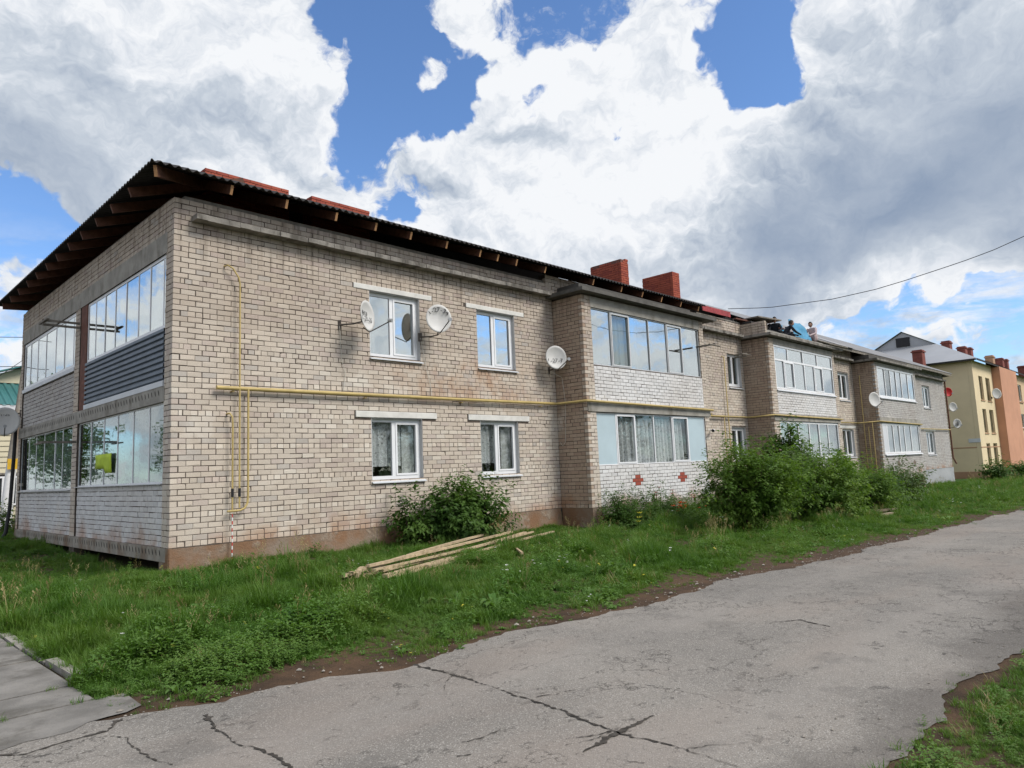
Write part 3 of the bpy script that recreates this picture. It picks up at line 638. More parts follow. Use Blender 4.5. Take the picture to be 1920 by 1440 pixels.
# bays
CROSS = []
for bi, ((a, b), g) in enumerate(zip(BAY, BG)):
    u0, u1 = g['u']; hs = [(u0, u1, *g['up']), (u0, u1, *g['lo'])]
    zb = -.12 if bi < 2 else -.2
    w = solid_wall(PB, 'bay_wall', a+.012, b-.012, zb+.02 if bi else -.0, 5.72, hs, BLD, MATS['mortar'])
    piers = [(a, u0), (u1, b)]
    br = []
    for k, (p, q_) in enumerate(piers): br += lay(p, q_, 0, 5.68, [], start=(k == 0), pal='beige' if bi < 2 else 'grey')
    courses(PB, br, w)
    for z0, z1 in ((0, g['lo'][0]), (g['lo'][1]+.30, g['up'][0])):
        cr_ = []
        if z0 == 0 and bi != 1:
            for cxp in ((12.26, 14.62) if bi == 0 else (35.6, 38.3)):
                r0 = 5 if bi == 0 else 4
                cr_ += [(cxp-.13, cxp+.13, r0*CH-.01, (r0+1)*CH), (cxp-.26, cxp+.26, (r0+1)*CH-.0, (r0+2)*CH), (cxp-.13, cxp+.13, (r0+2)*CH, (r0+3)*CH)]
        inf = lay(u0+.005, u1-.005, z0, z1, cr_, hdr=99, hoff=98, pal='white' if bi < 2 else 'grey')
        for h_ in cr_:
            r1 = round(h_[3]/CH)-1
            for q1, q2 in (((h_[0], h_[0]+.26), (h_[0]+.26, h_[1])) if h_[1]-h_[0] > .4 else ((h_[0], h_[1]),)): inf.append([q1+.005, q2-.005, r1*CH, r1*CH+.087, tint('cross', 0, 0) if bi == 0 else (.2, .16, .13)])
        if z0 == 0 and bi != 1:
            for cxp in ((12.26, 14.62) if bi == 0 else (35.6, 38.3)):
                for x in inf:
                    uc, zc = (x[0]+x[1])/2-cxp, (x[2]+x[3])/2-(.62 if bi == 0 else .5)
                    if (abs(uc) < .21 and abs(zc) < .05) or (abs(uc) < .14 and abs(zc) < .15): x[4] = tint('cross', 0, 0) if bi == 0 else (.2, .16, .13)
        courses(PB, inf, w, proud=-.001)
    # slabs and lintel band of the bay
    m = MB(); PB.box(m, a+.02, b+.05, g['lo'][1]+.02, g['lo'][1]+.29, -.3, .03); m.build('floor_slab', MATS['concrete'], BLD)
    m = MB(); PB.box(m, u0-.02, u1+.02, g['up'][1]+.005, 5.68, -.3, .006); m.build('lintel_beam', MATS['concrete'], BLD)
    m = MB(); PB.box(m, a+.40 if bi == 0 else a+.02, b, (-.25 if bi else -.22), -.012, -1.04, .02); m.build('floor_slab', MATS['concrete' if bi == 2 else 'slab_concrete'], BLD)
    MB().box((a, -1.06, -1.5), (a+.42, -.02, -.01)).build('plinth', MATS['plinth'], BLD)
    MB().box((b-.3, -1.0, -1.5), (b-.02, -.02, -.26)).build('plinth', MATS['plinth'], BLD)
    # return walls
    PR = Plane((a, -1.05), (0, 1), (-1, 0)); wr = solid_wall(PR, 'return_wall', .015, 1.1, -.05, 5.70, [], BLD, MATS['mortar'])
    courses(PR, tooth(lay(.01, 1.05, 0, 5.68, pal='tan'), .05), wr)
    MB().box((b-.25, -1.0, -.1), (b-.012, 0.1, 5.7)).build('return_wall', MATS['mortar'], BLD)
    # cornice slab over the bay
    m = MB(); PB.box(m, a-.26, b+.5, 5.72, 5.82, -1.3, .26); m.build('cornice_slab', MATS['ledge_concrete' if bi else 'eave_shade_concrete'], BLD)
w = solid_wall(PF, 'parapet', 9.9, 17.6, 5.83, 6.42, [], BLD, MATS['mortar']); courses(PF, lay(9.9, 17.6, 5.84, 6.42, hdr=99, hoff=98), w)
# concrete ledge under the eaves
for a, b in ((.30, 9.87), (16.9, 21.07), (28.3, 32.94), (40.3, XE-.2)):
    xs_ = np.arange(a, b+.05, .2); m = MB()
    for p, q_ in zip(xs_[:-1], xs_[1:]):
        e = .25+random.uniform(-.012, .012); t = 5.77+random.uniform(-.006, .006)
        m.box((p+.0008, -e, t), (q_-.0008, .05, 5.865))
    m.build('ledge', MATS['ledge_concrete'], BLD)
# back wall, ceilings, attic floor and partitions close the body of the house
m = MB(); m.box((.3, YE-.05, -.9), (XE, YE+.2, 6.1)); m.build('rear_wall', MATS['interior'], BLD)
m = MB(); m.box((XE-.26, .05, -1.4), (XE-.012, YE, 6.1)); m.build('end_wall', MATS['mortar'], BLD)
for z in (-.2, 2.55, 5.9):
    m = MB(); m.box((.27, .26, z), (XE-.3, YE-.06, z+.2))
    for a, b in BAY: m.box((a+.26, -.78, z+.003), (b-.27, .255, z+.197))
    m.build('floor_slab', MATS['room_dark'], BLD)
m = MB()
for x in (3.0, 6.3, 9.6, 13.4, 17.2, 19.3, 22, 25, 28.4, 30.2, 33.4, 37, 40.4, 44, 48): m.box((x, .27, 0), (x+.1, YE-.1, 5.9))
m.box((.3, 3.2, .0), (XE-.3, 3.3, 5.9)); m.box((1.3, .3, 0), (1.4, YE-.1, 5.9))
m.build('partition', MATS['interior'], BLD)
# ------------------------------------------------------------------ windows
def window(pl, u0, u1, z0, z1, posts, name='window', d=-.11, fw=.055, mw=.045, frame='pvc', glass='glass', transom=None, sill=None, lintel=None, sashes=(), panels={}, curtain=None, reveal=True, skip=(), top_posts=None, tilt=.004, dp=.06):
    m = MB()
    pl.box(m, u0, u1, z0, z0+fw, d-dp, d); pl.box(m, u0, u1, z1-fw, z1, d-dp, d)
    pl.box(m, u0, u0+fw, z0+fw, z1-fw, d-dp, d); pl.box(m, u1-fw, u1, z0+fw, z1-fw, d-dp, d)
    zt = z1-fw if transom is None else transom
    for p in posts: pl.box(m, p-mw/2, p+mw/2, z0+fw, zt, d-dp+.003, d-.003)
    if transom is not None:
        pl.box(m, u0+fw, u1-fw, transom, transom+mw, d-dp+.002, d-.002)
        for p in (top_posts or []): pl.box(m, p-mw/2, p+mw/2, transom+mw, z1-fw, d-dp+.003, d-.003)
    o = m.build(name, MATS[frame], BLD)
    cells = []
    ed = [u0+fw]+list(posts)+[u1-fw]
    for k, (a, b) in enumerate(zip(ed[:-1], ed[1:])):
        a2 = a+(mw/2 if k else 0); b2 = b-(mw/2 if k < len(ed)-2 else 0); cells.append((a2, b2, z0+fw, zt, k))
    if transom is not None:
        ed = [u0+fw]+list(top_posts or [])+[u1-fw]
        for k, (a, b) in enumerate(zip(ed[:-1], ed[1:])):
            cells.append((a+(mw/2 if k else 0), b-(mw/2 if k < len(ed)-2 else 0), transom+mw, z1-fw, 100+k))
    for a, b, c, e, k in cells:
        if k in panels: mm = MB(); pl.box(mm, a, b, c, e, d-.05, d-.012); mm.build('panel', MATS[panels[k]], o); continue
        if k in sashes:
            s = MB(); t = .045
            pl.box(s, a+.002, b-.002, c+.002, c+t, d-.045, d+.012); pl.box(s, a+.002, b-.002, e-t, e-.002, d-.045, d+.012)
            pl.box(s, a+.002, a+t, c+t, e-t, d-.045, d+.012); pl.box(s, b-t, b-.002, c+t, e-t, d-.045, d+.012)
            so = s.build('sash', MATS[frame], o); a, b, c, e = a+t, b-t, c+t, e-t
        dd = [random.uniform(-tilt, tilt) for _ in range(3)]; D = d-.5*dp
        P = [pl.P(a, c, D), pl.P(b, c, D+dd[0]), pl.P(b, e, D+dd[0]+dd[1]), pl.P(a, e, D+dd[1])]
        mm = MB(); mm.add(P+[p_-pl.N*.005 for p_ in P], [(0, 1, 2, 3), (7, 6, 5, 4), (0, 4, 5, 1), (1, 5, 6, 2), (2, 6, 7, 3), (3, 7, 4, 0)])
        mm.build('pane', MATS[glass if not isinstance(glass, dict) else glass.get(k, 'glass')], o)
    if sill:
        m = MB(); pr = sill
        v = [pl.P(u0-.02, z0-.055, pr), pl.P(u1+.05, z0-.055, pr), pl.P(u1+.05, z0+.002, d+.002), pl.P(u0-.02, z0+.002, d+.002)]
        v2 = [p_-np.array([0, 0, .022]) for p_ in v]
        m.add(v+v2, [(0, 1, 2, 3), (7, 6, 5, 4), (0, 4, 5, 1), (1, 5, 6, 2), (2, 6, 7, 3), (3, 7, 4, 0)]); m.build('sill', MATS['white_sheet'], o)
    if lintel:
        a, b, h = lintel; m = MB(); pl.box(m, a, b, z1+.012, z1+h, -.06, .018)
        lo = m.build('lintel', MATS['lintel'], o)
        bv = lo.modifiers.new('bevel', 'BEVEL'); bv.width = .012; bv.segments = 2
    if reveal:
        m = MB(); pl.box(m, u1-.004, u1+.004, z0, z1+.01, -.24, -.004); pl.box(m, u0-.004, u0+.004, z0, z1+.01, -.24, -.004); pl.box(m, u0, u1, z1-.003, z1+.004, -.24, -.005)
        m.build('reveal', MATS['reveal'], o)
    if curtain:
        for (a, b, c, e, mt, amp) in curtain:
            n = max(12, int((b-a)/.02)); us = np.linspace(a, b, n); ph = random.uniform(0, 6)
            dd = d-.16-amp*(np.sin(us*38+ph)+.6*np.sin(us*61+ph*2)+.4*np.sin(us*17))
            V = [pl.P(u, c, q_) for u, q_ in zip(us, dd)]+[pl.P(u, e, q_*.5+(d-.16)*.5) for u, q_ in zip(us, dd)]
            mm = MB(); mm.add(V, [(i, i+1, n+i+1, n+i) for i in range(n-1)], True); mm.build('curtain', MATS[mt], o)
    return o
def ux(lst, y, ax=1, val=0): return [float(hit(x, y, ax, val)[0 if ax == 1 else 1]) for x in lst]
for k, lt in (('w1u', (3.69, 5.82, .13)), ('w2u', (6.90, 8.95, .13)), ('w1l', (3.70, 5.88, .15)), ('w2l', (6.86, 9.0, .15))):
    u0, u1, z0, z1 = WIN[k]; mid = u0+(u1-u0)*.47; low = k.endswith('l')
    cur = [(u0+.05, u1-.42 if k == 'w1l' else u1-.5, z0+.28, z1-.05, 'lace', .02), (u1-.40, u1-.05, z0+.02, z1-.05, 'curtain', .004)] if low else None
    if k == 'w1u': cur = [(mid+.05, u1-.06, z0+.05, z1-.1, 'lace', .003)]
    window(PF, u0, u1, z0, z1, [mid], d=-.10, fw=.075, mw=.09, sashes=(1,), sill=.06, lintel=lt, glass='clear_glass' if low else 'mirror_glass', curtain=cur)
for k, lt in (('s1u', None), ('s1l', None), ('s2u', None), ('s2l', (30.8, 32.9, .15)), ('s3u', None), ('s3l', (44.8, 47.3, .15))):
    u0, u1, z0, z1 = WIN[k]
    window(PF, u0, u1, z0, z1, [u0+(u1-u0)*.5], d=-.10, fw=.12, mw=.13, sill=.05, lintel=lt, glass='dim_glass', curtain=[(u0+(u1-u0)*.55, u1-.1, z0+.1, z1-.1, 'curtain', .01)])
W_ = lambda yz: yz
window(PS, *SG[0], sorted(ux([176, 193, 212, 232, 255, 277, 302], 630, 0)), name='balcony_window', d=-.03, fw=.06, mw=.04, dp=.02, glass='mirror_glass', sashes=(), reveal=False)
window(PS, *SG[1], sorted(ux([55, 68, 83, 101, 117, 134], 680, 0)), name='balcony_window', d=-.03, fw=.08, mw=.05, dp=.02, glass='mirror_glass', sashes=(), reveal=False)
window(PS, *SG[2], sorted(ux([164.5, 188.5, 214, 243, 273], 860, 0)), name='balcony_window', d=-.05, fw=.03, mw=.04, dp=.02, frame='pvc', glass='dim_glass', sashes=(), reveal=False,
       curtain=[(.4, 1.5, 1.12, 2.45, 'curtain', .03), (1.6, 5.6, 1.12, 2.45, 'lace', .03)])
window(PS, *SG[3], sorted(ux([49.5, 63, 78, 97.5, 112], 860, 0)), name='balcony_window', d=-.05, fw=.03, mw=.04, dp=.02, frame='pvc', glass='dim_glass', sashes=(), reveal=False,
       curtain=[(6.3, 11.3, 1.1, 2.45, 'lace', .03)])
for i, g in enumerate(BG):
    (u0, u1) = g['u']
    if i == 0:
        window(PB, u0, u1, *g['up'], ux([1148, 1183, 1219, 1252, 1280], 640, 1, -1.05), name='balcony_window', d=-.035, fw=.03, mw=.03, frame='aluminium', glass={0: 'mirror_glass', 1: 'dim_glass', 2: 'mirror_glass', 3: 'mirror_glass', 4: 'mirror_glass', 5: 'mirror_glass'}, sashes=(1, 4), reveal=False, curtain=[(11.7, 12.9, 3.85, 5.3, 'curtain', .02)])
        window(PB, u0, u1, *g['lo'], ux([1159, 1195, 1230, 1264.5, 1294], 830, 1, -1.05), name='balcony_window', d=-.035, fw=.03, mw=.04, glass='clear_glass', panels={0: 'blue_panel', 5: 'blue_panel'}, sashes=(1, 4), reveal=False, curtain=[(11.75, 12.85, 1.1, 2.4, 'lace', .05), (12.9, 14.1, 1.1, 2.4, 'lace', .05), (14.1, 15.0, 1.1, 2.4, 'lace', .05)])
    elif i == 1:
        window(PB, u0, u1, *g['up'], ux([1472.5, 1490, 1510, 1528, 1543], 700, 1, -1.05), name='balcony_window', d=-.02, fw=.08, mw=.07, glass='mirror_glass', transom=g['up'][1]-.62, top_posts=ux([1478, 1506, 1532], 670, 1, -1.05), sashes=(1, 4), reveal=False, sill=.05)
        window(PB, u0, u1, *g['lo'], ux([1482.5, 1501, 1521, 1539, 1556], 830, 1, -1.05), name='balcony_window', d=-.02, fw=.07, mw=.07, glass='glass', sashes=(), reveal=False, sill=.06, curtain=[(u0+.1, u1-.1, g['lo'][0]+.05, g['lo'][1]-.06, 'curtain', .03)])
    else:
        window(PB, u0, u1, *g['up'], ux([1661, 1671, 1681.5, 1691, 1703], 720, 1, -1.05), name='balcony_window', d=-.02, fw=.10, mw=.08, glass={0: 'mirror_glass', 1: 'dim_glass', 2: 'mirror_glass', 3: 'mirror_glass', 4: 'mirror_glass', 5: 'mirror_glass'}, reveal=False, sill=.07)
        window(PB, u0, u1, *g['lo'], ux([1666, 1677, 1688.5, 1698, 1710], 820, 1, -1.05), name='balcony_window', d=-.02, fw=.10, mw=.10, glass='glass', panels={0: 'white_sheet'}, reveal=False, sill=.08, curtain=[(u0+.1, u1-.1, g['lo'][0]+.05, g['lo'][1]-.06, 'curtain', .03)])
# dark corrugated cladding of the upper balcony: one profile strip per rib
nst = 9; zc0, zc1 = 2.90, 3.855
for k in range(nst):
    z0 = zc0+(zc1-zc0)*k/nst; z1 = zc0+(zc1-zc0)*(k+1)/nst; m = MB(); h = z1-z0
    prof = [(.0, -.030), (.25, -.030), (.38, .012), (.88, .012), (1.0, -.030)]
    V = [PS.P(u, z0+t*h-.0004, dd) for u in (.375, 5.20) for t, dd in prof]
    m.add(V, [(i, 5+i, 6+i, 1+i) for i in range(4)]); m.build('cladding_strip', MATS['dark_siding'], BLD)
m = MB(); PS.box(m, .375, 5.2, 2.80, 2.90, -.05, .02); m.build('drip_flashing', MATS['white_sheet'], BLD)
m = MB(); PS.box(m, 5.205, 5.66, 2.80, 5.22, -.16, -.01); m.build('balcony_post', MATS['rust_post'], BLD)
m = MB(); PS.box(m, 6.11, 11.37, 3.80, 3.895, -.12, .01); m.build('sill_board', MATS['white_sheet'], BLD)
for z, a, b in ((1.075, .37, 5.71), (1.015, 6.25, 11.41)):
    m = MB(); PS.box(m, a, b, z, z+.018, -.12, .03); m.build('sill_board', MATS['aluminium'], BLD)
# ------------------------------------------------------------------ roof
TS = math.tan(R(22)); EY, EX, EZ = -.62, -.60, 6.47; XR = 17.65; RID = YE/2
roof = empty('roof', (0, 0, 0)); put(roof, BLD)
def corr(us, amp=.024, pitch=.15): return amp*np.cos(us*2*math.pi/pitch)
def roof_sheet(us, lo_fn, hi_fn, to_xyz, mat, name='roof_sheet'):
    rows = 4; V = []; n = len(us); w = corr(us)
    for r_ in range(rows):
        t = r_/(rows-1)
        for u, ww in zip(us, w):
            a, b = lo_fn(u), hi_fn(u); V.append(to_xyz(u, a+(b-a)*t, ww))
    top = np.array(V); bot = top-np.array([0, 0, .012]); A = np.concatenate([top, bot]); nn = rows*n
    Fq = []
    for r_ in range(rows-1):
        a = r_*n+np.arange(n-1); Fq.append(np.stack([a, a+1, a+n+1, a+n], -1)); Fq.append(np.stack([a, a+n, a+n+1, a+1], -1)+nn)
    a = np.arange(n-1); Fq.append(np.stack([a, a+nn, a+nn+1, a+1], -1))
    return obj(name, mesh_np(name, A, np.concatenate(Fq), mat, smooth=False), roof)
us = np.arange(EX, XR, .025)
roof_sheet(us, lambda u: EY, lambda u: min(RID, EY+(u-EX)+.001), lambda u, y, w: (u, y, EZ+(y-EY)*TS+w), MATS['dark_sheet'])
us = np.arange(EY, YE+.62, .025)
roof_sheet(us, lambda u: EX, lambda u: EX+max(.0, min(u-EY, YE+.62-u)), lambda u, x, w: (x, u, EZ+(x-EX)*TS+w), MATS['dark_sheet'])
m = MB(); m.add([(EX, YE+.62, EZ), (XR, YE+.62, EZ), (XR, RID, EZ+(RID-EY)*TS), (EX+RID-EY, RID, EZ+(RID-EY)*TS)], [(0, 1, 2, 3)]); m.build('roof_sheet', MATS['dark_sheet'], roof)
# rafters: sloping on the street side, outriggers over the gable side, a hip rafter at the corner
def endcap(o): o.data.materials.append(MATS['rafter_end_sunlit']); o.data.polygons[0].material_index = 1
raf = [.81, 1.89, 2.98, 3.94, 4.87, 5.91, 6.97, 7.57, 8.24, 9.34, 11.41, 12.78, 13.88, 14.97, 16.14, 17.28]
for x in raf:
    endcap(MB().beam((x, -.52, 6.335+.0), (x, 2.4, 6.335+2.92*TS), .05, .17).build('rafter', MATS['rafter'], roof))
for y in [.72, 1.75, 2.72, 3.74, 4.70, 5.70, 6.63, 7.61, 8.57, 9.58, 10.57, 11.6]:
    MB().beam((-.52, y, 6.335), (1.6, y, 6.335+min(2.1, 12-y)*TS*.9), .05, .17).build('rafter', MATS['rafter'], roof)
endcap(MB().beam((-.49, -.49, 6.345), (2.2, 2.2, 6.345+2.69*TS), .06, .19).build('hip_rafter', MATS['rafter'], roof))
MB().beam((.2, .14, 6.20), (XR, .14, 6.20), .15, .10).build('wall_plate', MATS['grey_wood'], roof)
MB().beam((.14, .3, 6.20), (.14, YE, 6.20), .15, .10).build('wall_plate', MATS['grey_wood'], roof)
for x0 in (4.6, 9.3, 13.5): MB().beam((x0, 1.5, 6.1), (x0, 1.5, 7.2), .1, .1).build('strut', MATS['grey_wood'], roof)
# old slate roof beyond the stripped stretch
TO = math.tan(R(26)); X0, X1, EZ2 = 26.3, 50.75, 6.28
us = np.arange(X0, X1, .03)
def oldz(u, y, w): return (u, y, EZ2+(y+.55)*TO+w)
roof_sheet(us, lambda u: -.55, lambda u: RID, oldz, MATS['slate'], 'slate_sheet')
m = MB(); m.add([(X0, RID, EZ2+(RID+.55)*TO), (X1, RID, EZ2+(RID+.55)*TO), (X1, YE+.6, EZ2), (X0, YE+.6, EZ2)], [(0, 1, 2, 3)]); m.build('slate_sheet', MATS['slate'], roof)
m = MB(); m.beam((X0, -.50, EZ2-.09), (X1-.1, -.50, EZ2-.09), .03, .12); m.build('fascia_board', MATS['grey_wood'], roof)
m = MB(); m.add([(X1-.15, -.4, 6.1), (X1-.15, YE+.4, 6.1), (X1-.15, RID, EZ2+(RID+.4)*TO)], [(0, 1, 2)]); m.build('gable_board', MATS['grey_wood'], roof)
for a, b in ((26.5, 27.7), (29.5, 32.0)):
    m = MB(); m.add([oldz(a, -.62, .05), oldz(b, -.62, .05), oldz(b, .9, .05), oldz(a, .9, .05), oldz(a, -.62, .03), oldz(b, -.62, .03), oldz(b, .9, .03), oldz(a, .9, .03)], [(0, 1, 2, 3), (7, 6, 5, 4), (0, 4, 5, 1), (1, 5, 6, 2), (2, 6, 7, 3), (3, 7, 4, 0)])
    m.build('patch_sheet', MATS['slate'], roof)
# parapet brickwork left bare over the second bay
PP = Plane((0, -.02), (1, 0), (0, -1))
# chimneys of red brick
for (x0, x1, y0, y1, zt, rag) in ((1.34, 3.28, 2.0, 2.42, 7.78, 0), (3.82, 5.46, 1.92, 2.34, 7.76, 0), (13.98, 14.40, .30, 1.55, 7.76, 1), (16.78, 17.24, .12, 1.38, 7.74, 0)):
    m = MB(); m.box((x0+.012, y0+.012, 6.1), (x1-.012, y1-.012, zt-.06)); c = m.build('chimney', MATS['mortar_red'], BLD)
    nz = int((zt-6.5)/.075); fb = []; lb = []
    for i in range(nz):
        za = zt-(i+1)*.075
        for arr, L in ((fb, x1-x0), (lb, y1-y0)):
            u = 0; k = 0
            while u < L-.02:
                w = min(.25 if not (i % 2 and k == 0) else .125, L-u)
                if not (rag and i < 2 and random.random() < .5+.3*(i == 0)): arr.append([u+.004, u+w-.004, za, za+.066, tint('red', 0, 0)])
                u += w; k += 1
    lb = [x for x in lb]
    courses(Plane((x0, y0), (1, 0), (0, -1)), fb, c, 'brick_red', depth=.10)
    for x in lb:
        if x[0] < .02: x[0] = .104
    courses(Plane((x0, y0), (0, 1), (-1, 0)), lb, c, 'brick_red', depth=.10)
    MB().box((x0+.03, y0+.03, zt-.1), (x1-.03, y1-.03, zt-.045)).build('mortar_cap', MATS['mortar_red'], c)
# ------------------------------------------------------------------ satellite dishes
def text_on(parent, s, center, right, up, size, curve=0.0, mat='ink', name='lettering'):
    """flat printed characters set on a surface"""
    right = Vector(right).normalized(); up = Vector(up).normalized(); nrm = right.cross(up); mbx = MB()
    adv = size*.62; w = adv*(len(s)-1)
    for i, ch in enumerate(s):
        if ch == ' ': continue
        cu = bpy.data.curves.new('glyph', 'FONT'); cu.body = ch; cu.size = size*1.35; cu.align_x = 'CENTER'; cu.align_y = 'CENTER'; cu.resolution_u = 2
        to = bpy.data.objects.new('glyph', cu); COL.objects.link(to); dg = bpy.context.evaluated_depsgraph_get(); me = bpy.data.meshes.new_from_object(to.evaluated_get(dg))
        off = -w/2+adv*i; ang = -curve*off; ca, sa = math.cos(ang), math.sin(ang)
        bx_ = off if not curve else math.sin(curve*off)/curve; by_ = 0 if not curve else (math.cos(curve*off)-1)/curve
        vs = []
        for v in me.vertices:
            x, y = v.co.x*ca-v.co.y*sa+bx_, v.co.x*sa+v.co.y*ca+by_; vs.append(Vector(center)+right*x+up*y)
        mbx.add(vs, [tuple(p.vertices) for p in me.polygons]); bpy.data.objects.remove(to); bpy.data.curves.remove(cu); bpy.data.meshes.remove(me)
    return mbx.build(name, MATS[mat], parent)
def dish(center, facing, wall_pt, rx, rz, label, texts=(), mat='dish', arm=True, elev=12, cat='satellite dish', lnb_side=.0):
    C = Vector(center); f = Vector(facing).normalized(); f = (f+Vector((0, 0, math.tan(R(elev))*Vector((f.x, f.y)).length))).normalized()
    right = Vector((0, 0, 1)).cross(f).normalized(); up = f.cross(right)
    root = tag(empty('satellite_dish', wall_pt), label, cat, 'satellite dishes on the walls')
    nr, na = 6, 36; depth = .075; V = []; Fs = []
    for k in range(nr+1):
        t = k/nr
        for a in range(na):
            th = 2*math.pi*a/na; V.append(C+right*rx*t*math.cos(th)+up*rz*t*math.sin(th)+f*(depth*t*t-depth))
    for k in range(nr):
        for a in range(na): Fs.append((k*na+a, (k+1)*na+a, (k+1)*na+(a+1) % na, k*na+(a+1) % na))
    n0 = len(V); V2 = [v-f*.012 for v in V]
    F2 = [tuple(n0+i for i in q_[::-1]) for q_ in Fs]; rim = [(nr*na+a, n0+nr*na+a, n0+nr*na+(a+1) % na, nr*na+(a+1) % na) for a in range(na)]
    m = MB(); m.add(V+V2, Fs+F2+rim, True); rf = m.build('reflector', MATS[mat], root)
    for (s, dx, dy, sz, cv) in texts:
        rr = (dx/rx)**2+(dy/rz)**2
        text_on(rf, s, C+right*dx+up*dy+f*(depth*max(rr, (sz*.31*len(s)/rx)**2)-depth+.006), right, up, sz, cv)
    back = C-f*(depth+.05); wp = Vector(wall_pt)
    m = MB(); m.tube([wp, wp+(Vector((back.x, back.y, wp.z))-wp)*.6, Vector((back.x, back.y, wp.z+.03)), back], .018); m.build('mount_tube', MATS['bracket'], root)
    m = MB(); m.beam(back-up*.09, back+up*.09, .07, .05, up=f); m.build('clamp', MATS['black_metal'], root)
    nw = (wp-back); nw = Vector((nw.x, nw.y, 0)).normalized()
    m = MB(); s_ = Vector((0, 0, 1)).cross(nw); m.beam(wp-Vector((0, 0, .1)), wp+Vector((0, 0, .1)), .09, .012, up=s_); m.build('wall_plate', MATS['bracket'], root)
    if arm:
        foot = C-up*rz*.98+f*.0; tip = C+f*.48-up*rz*.55+right*lnb_side
        m = MB(); m.tube([back-up*rz*.7, foot-up*.03, tip], .012); m.build('feed_arm', MATS['bracket'], root)
        m = MB(); m.tube([tip-f*.06+up*.02, tip+f*.03+up*.0], [.034, .042], 10); m.build('converter', MATS['grey_metal'], root)
    return root
tocam = lambda c: (CAM[0]-c[0], CAM[1]-c[1], 0)
c1 = hit(690, 592, 1, -.55); c2 = hit(823, 597, 1, -.45); c3 = hit(1043, 670, 1, -.45)
dish(c1, (.48, -.88, 0), (3.32, -.02, 4.22), .30, .325, 'pale satellite dish turned edge-on beside the left upper window', [('Мега', -.06, .06, .11, 0), ('1-28-25', -.01, -.07, .105, 0)], elev=4, lnb_side=.05)
dish(c2, (-.42, -.9, 0), (5.44, -.02, 4.18), .30, .335, 'pale satellite dish with numbers in an arc, between the two upper windows', [('1-27-34', 0, .21, .12, 3.0)], elev=6, lnb_side=.12)
dish(c3, (-.45, -.9, 0), (9.86, -.02, 3.72), .30, .325, 'pale satellite dish reading 1-27-7 near the inner corner of the wall', [('1-27-7', -.03, -.09, .12, 0)], elev=6, lnb_side=.14)
c4 = hit(1640, 749, 1, -1.35); dish(c4, (-.55, -.83, 0), (33.18, -.85, 3.62), .31, .36, 'pale satellite dish at the corner of the farthest balcony bay', [], elev=5)
c5 = hit(9, 790, 1, 11.3); dish(c5, (-.15, -1, 0), (.02, 11.5, 3.25), .36, .40, 'grey satellite dish at the far left end of the brick block', [('1-24', .0, .2, .09, 2.0)], elev=5)
pf = Plane((XE, 0), (0, 1), (1, 0))
for px, py, lb, mt, tx in ((1778, 735, 'red satellite dish at the far end of the brick block', 'dish_red', []), (1787, 763, 'middle of three dishes stacked at the far end wall, pale and thin', 'dish', []), (1795, 794, 'lowest of three dishes stacked at the far end wall, with a dark centre', 'dish', [])):
    c = hit(px, py, 0, XE+.55); dd = dish(c, (-.75, -.65, 0), (XE, float(c[1])+.5, float(c[2])-.25), .27, .32, lb, tx, mt, elev=4)
    if 'dark centre' in lb:
        m = MB(); P = Vector(c)+Vector((0, -.03, 0)); m.add([P+Vector((.13*math.cos(t), -.02, .17*math.sin(t))) for t in np.linspace(0, 2*math.pi, 16, False)], [tuple(range(16))]); m.build('dark_hub', MATS['black_metal'], dd)
c6 = hit(1869, 738, 1, -.35); dish(c6, (-.8, -.6, 0), (float(c6[0])+.25, .08, float(c6[2])-.3), .36, .44, 'pale satellite dish on the orange pilaster of the far block', [], elev=5)
# ------------------------------------------------------------------ gas pipework
gas = tag(empty('gas_pipe', (1.2, -.1, 2.75)), 'yellow gas pipe running along the brick facade at mid height with risers', 'pipe')
zp = 2.76
m = MB(); m.tube([(.74, -.10, zp), (4, -.10, zp+.012), (7, -.10, zp+.02), (9.95, -.10, zp+.04)], .038, 10); m.build('main_pipe', MATS['yellow_pipe'], gas)
m = MB(); m.tube([(9.95, -.10, zp+.04), (10.02, -.16, zp+.04), (10.03, -1.1, zp+.03), (10.08, -1.15, zp+.03), (16.6, -1.15, zp-.03)], .034, 10); m.build('main_pipe', MATS['yellow_pipe'], gas)
m = MB(); m.tube([(16.6, -1.1, 2.60), (16.7, -.12, 2.66), (21.15, -.10, 2.68), (21.22, -.3, 2.68), (21.23, -1.13, 2.70), (28.1, -1.13, 2.66), (28.15, -.1, 2.66), (33.05, -.1, 2.66), (33.1, -1.12, 2.68), (40.2, -1.12, 2.62), (40.25, -.1, 2.5), (XE, -.1, 2.5)], .032, 8); m.build('main_pipe', MATS['yellow_pipe'], gas)
m = MB(); m.tube([(.90, .03, 5.05), (.93, -.10, 5.05), (1.02, -.12, 5.0), (1.13, -.12, 4.84), (1.155, -.12, 4.72), (1.16, -.12, .60)], .016, 8); m.build('riser', MATS['yellow_pipe'], gas)
m = MB(); m.tube([(.97, .03, 2.30), (.985, -.10, 2.30), (1.02, -.12, 2.24), (1.03, -.12, 2.1), (1.03, -.12, .56)], .016, 8); m.build('riser', MATS['yellow_pipe'], gas)
m = MB(); m.tube([(1.32, -.12, zp), (1.32, -.12, .82), (1.31, -.12, .68), (1.26, -.12, .59), (1.17, -.12, .555), (.94, -.12, .55)], .02, 8); m.build('riser', MATS['yellow_pipe'], gas)
for x in (1.03, 1.16):
    m = MB(); m.tube([(x, -.12, .80), (x, -.12, .95)], .026, 8); m.beam((x-.0, -.15, .9), (x, -.15, .99), .02, .05); m.build('valve', MATS['black_metal'], gas)
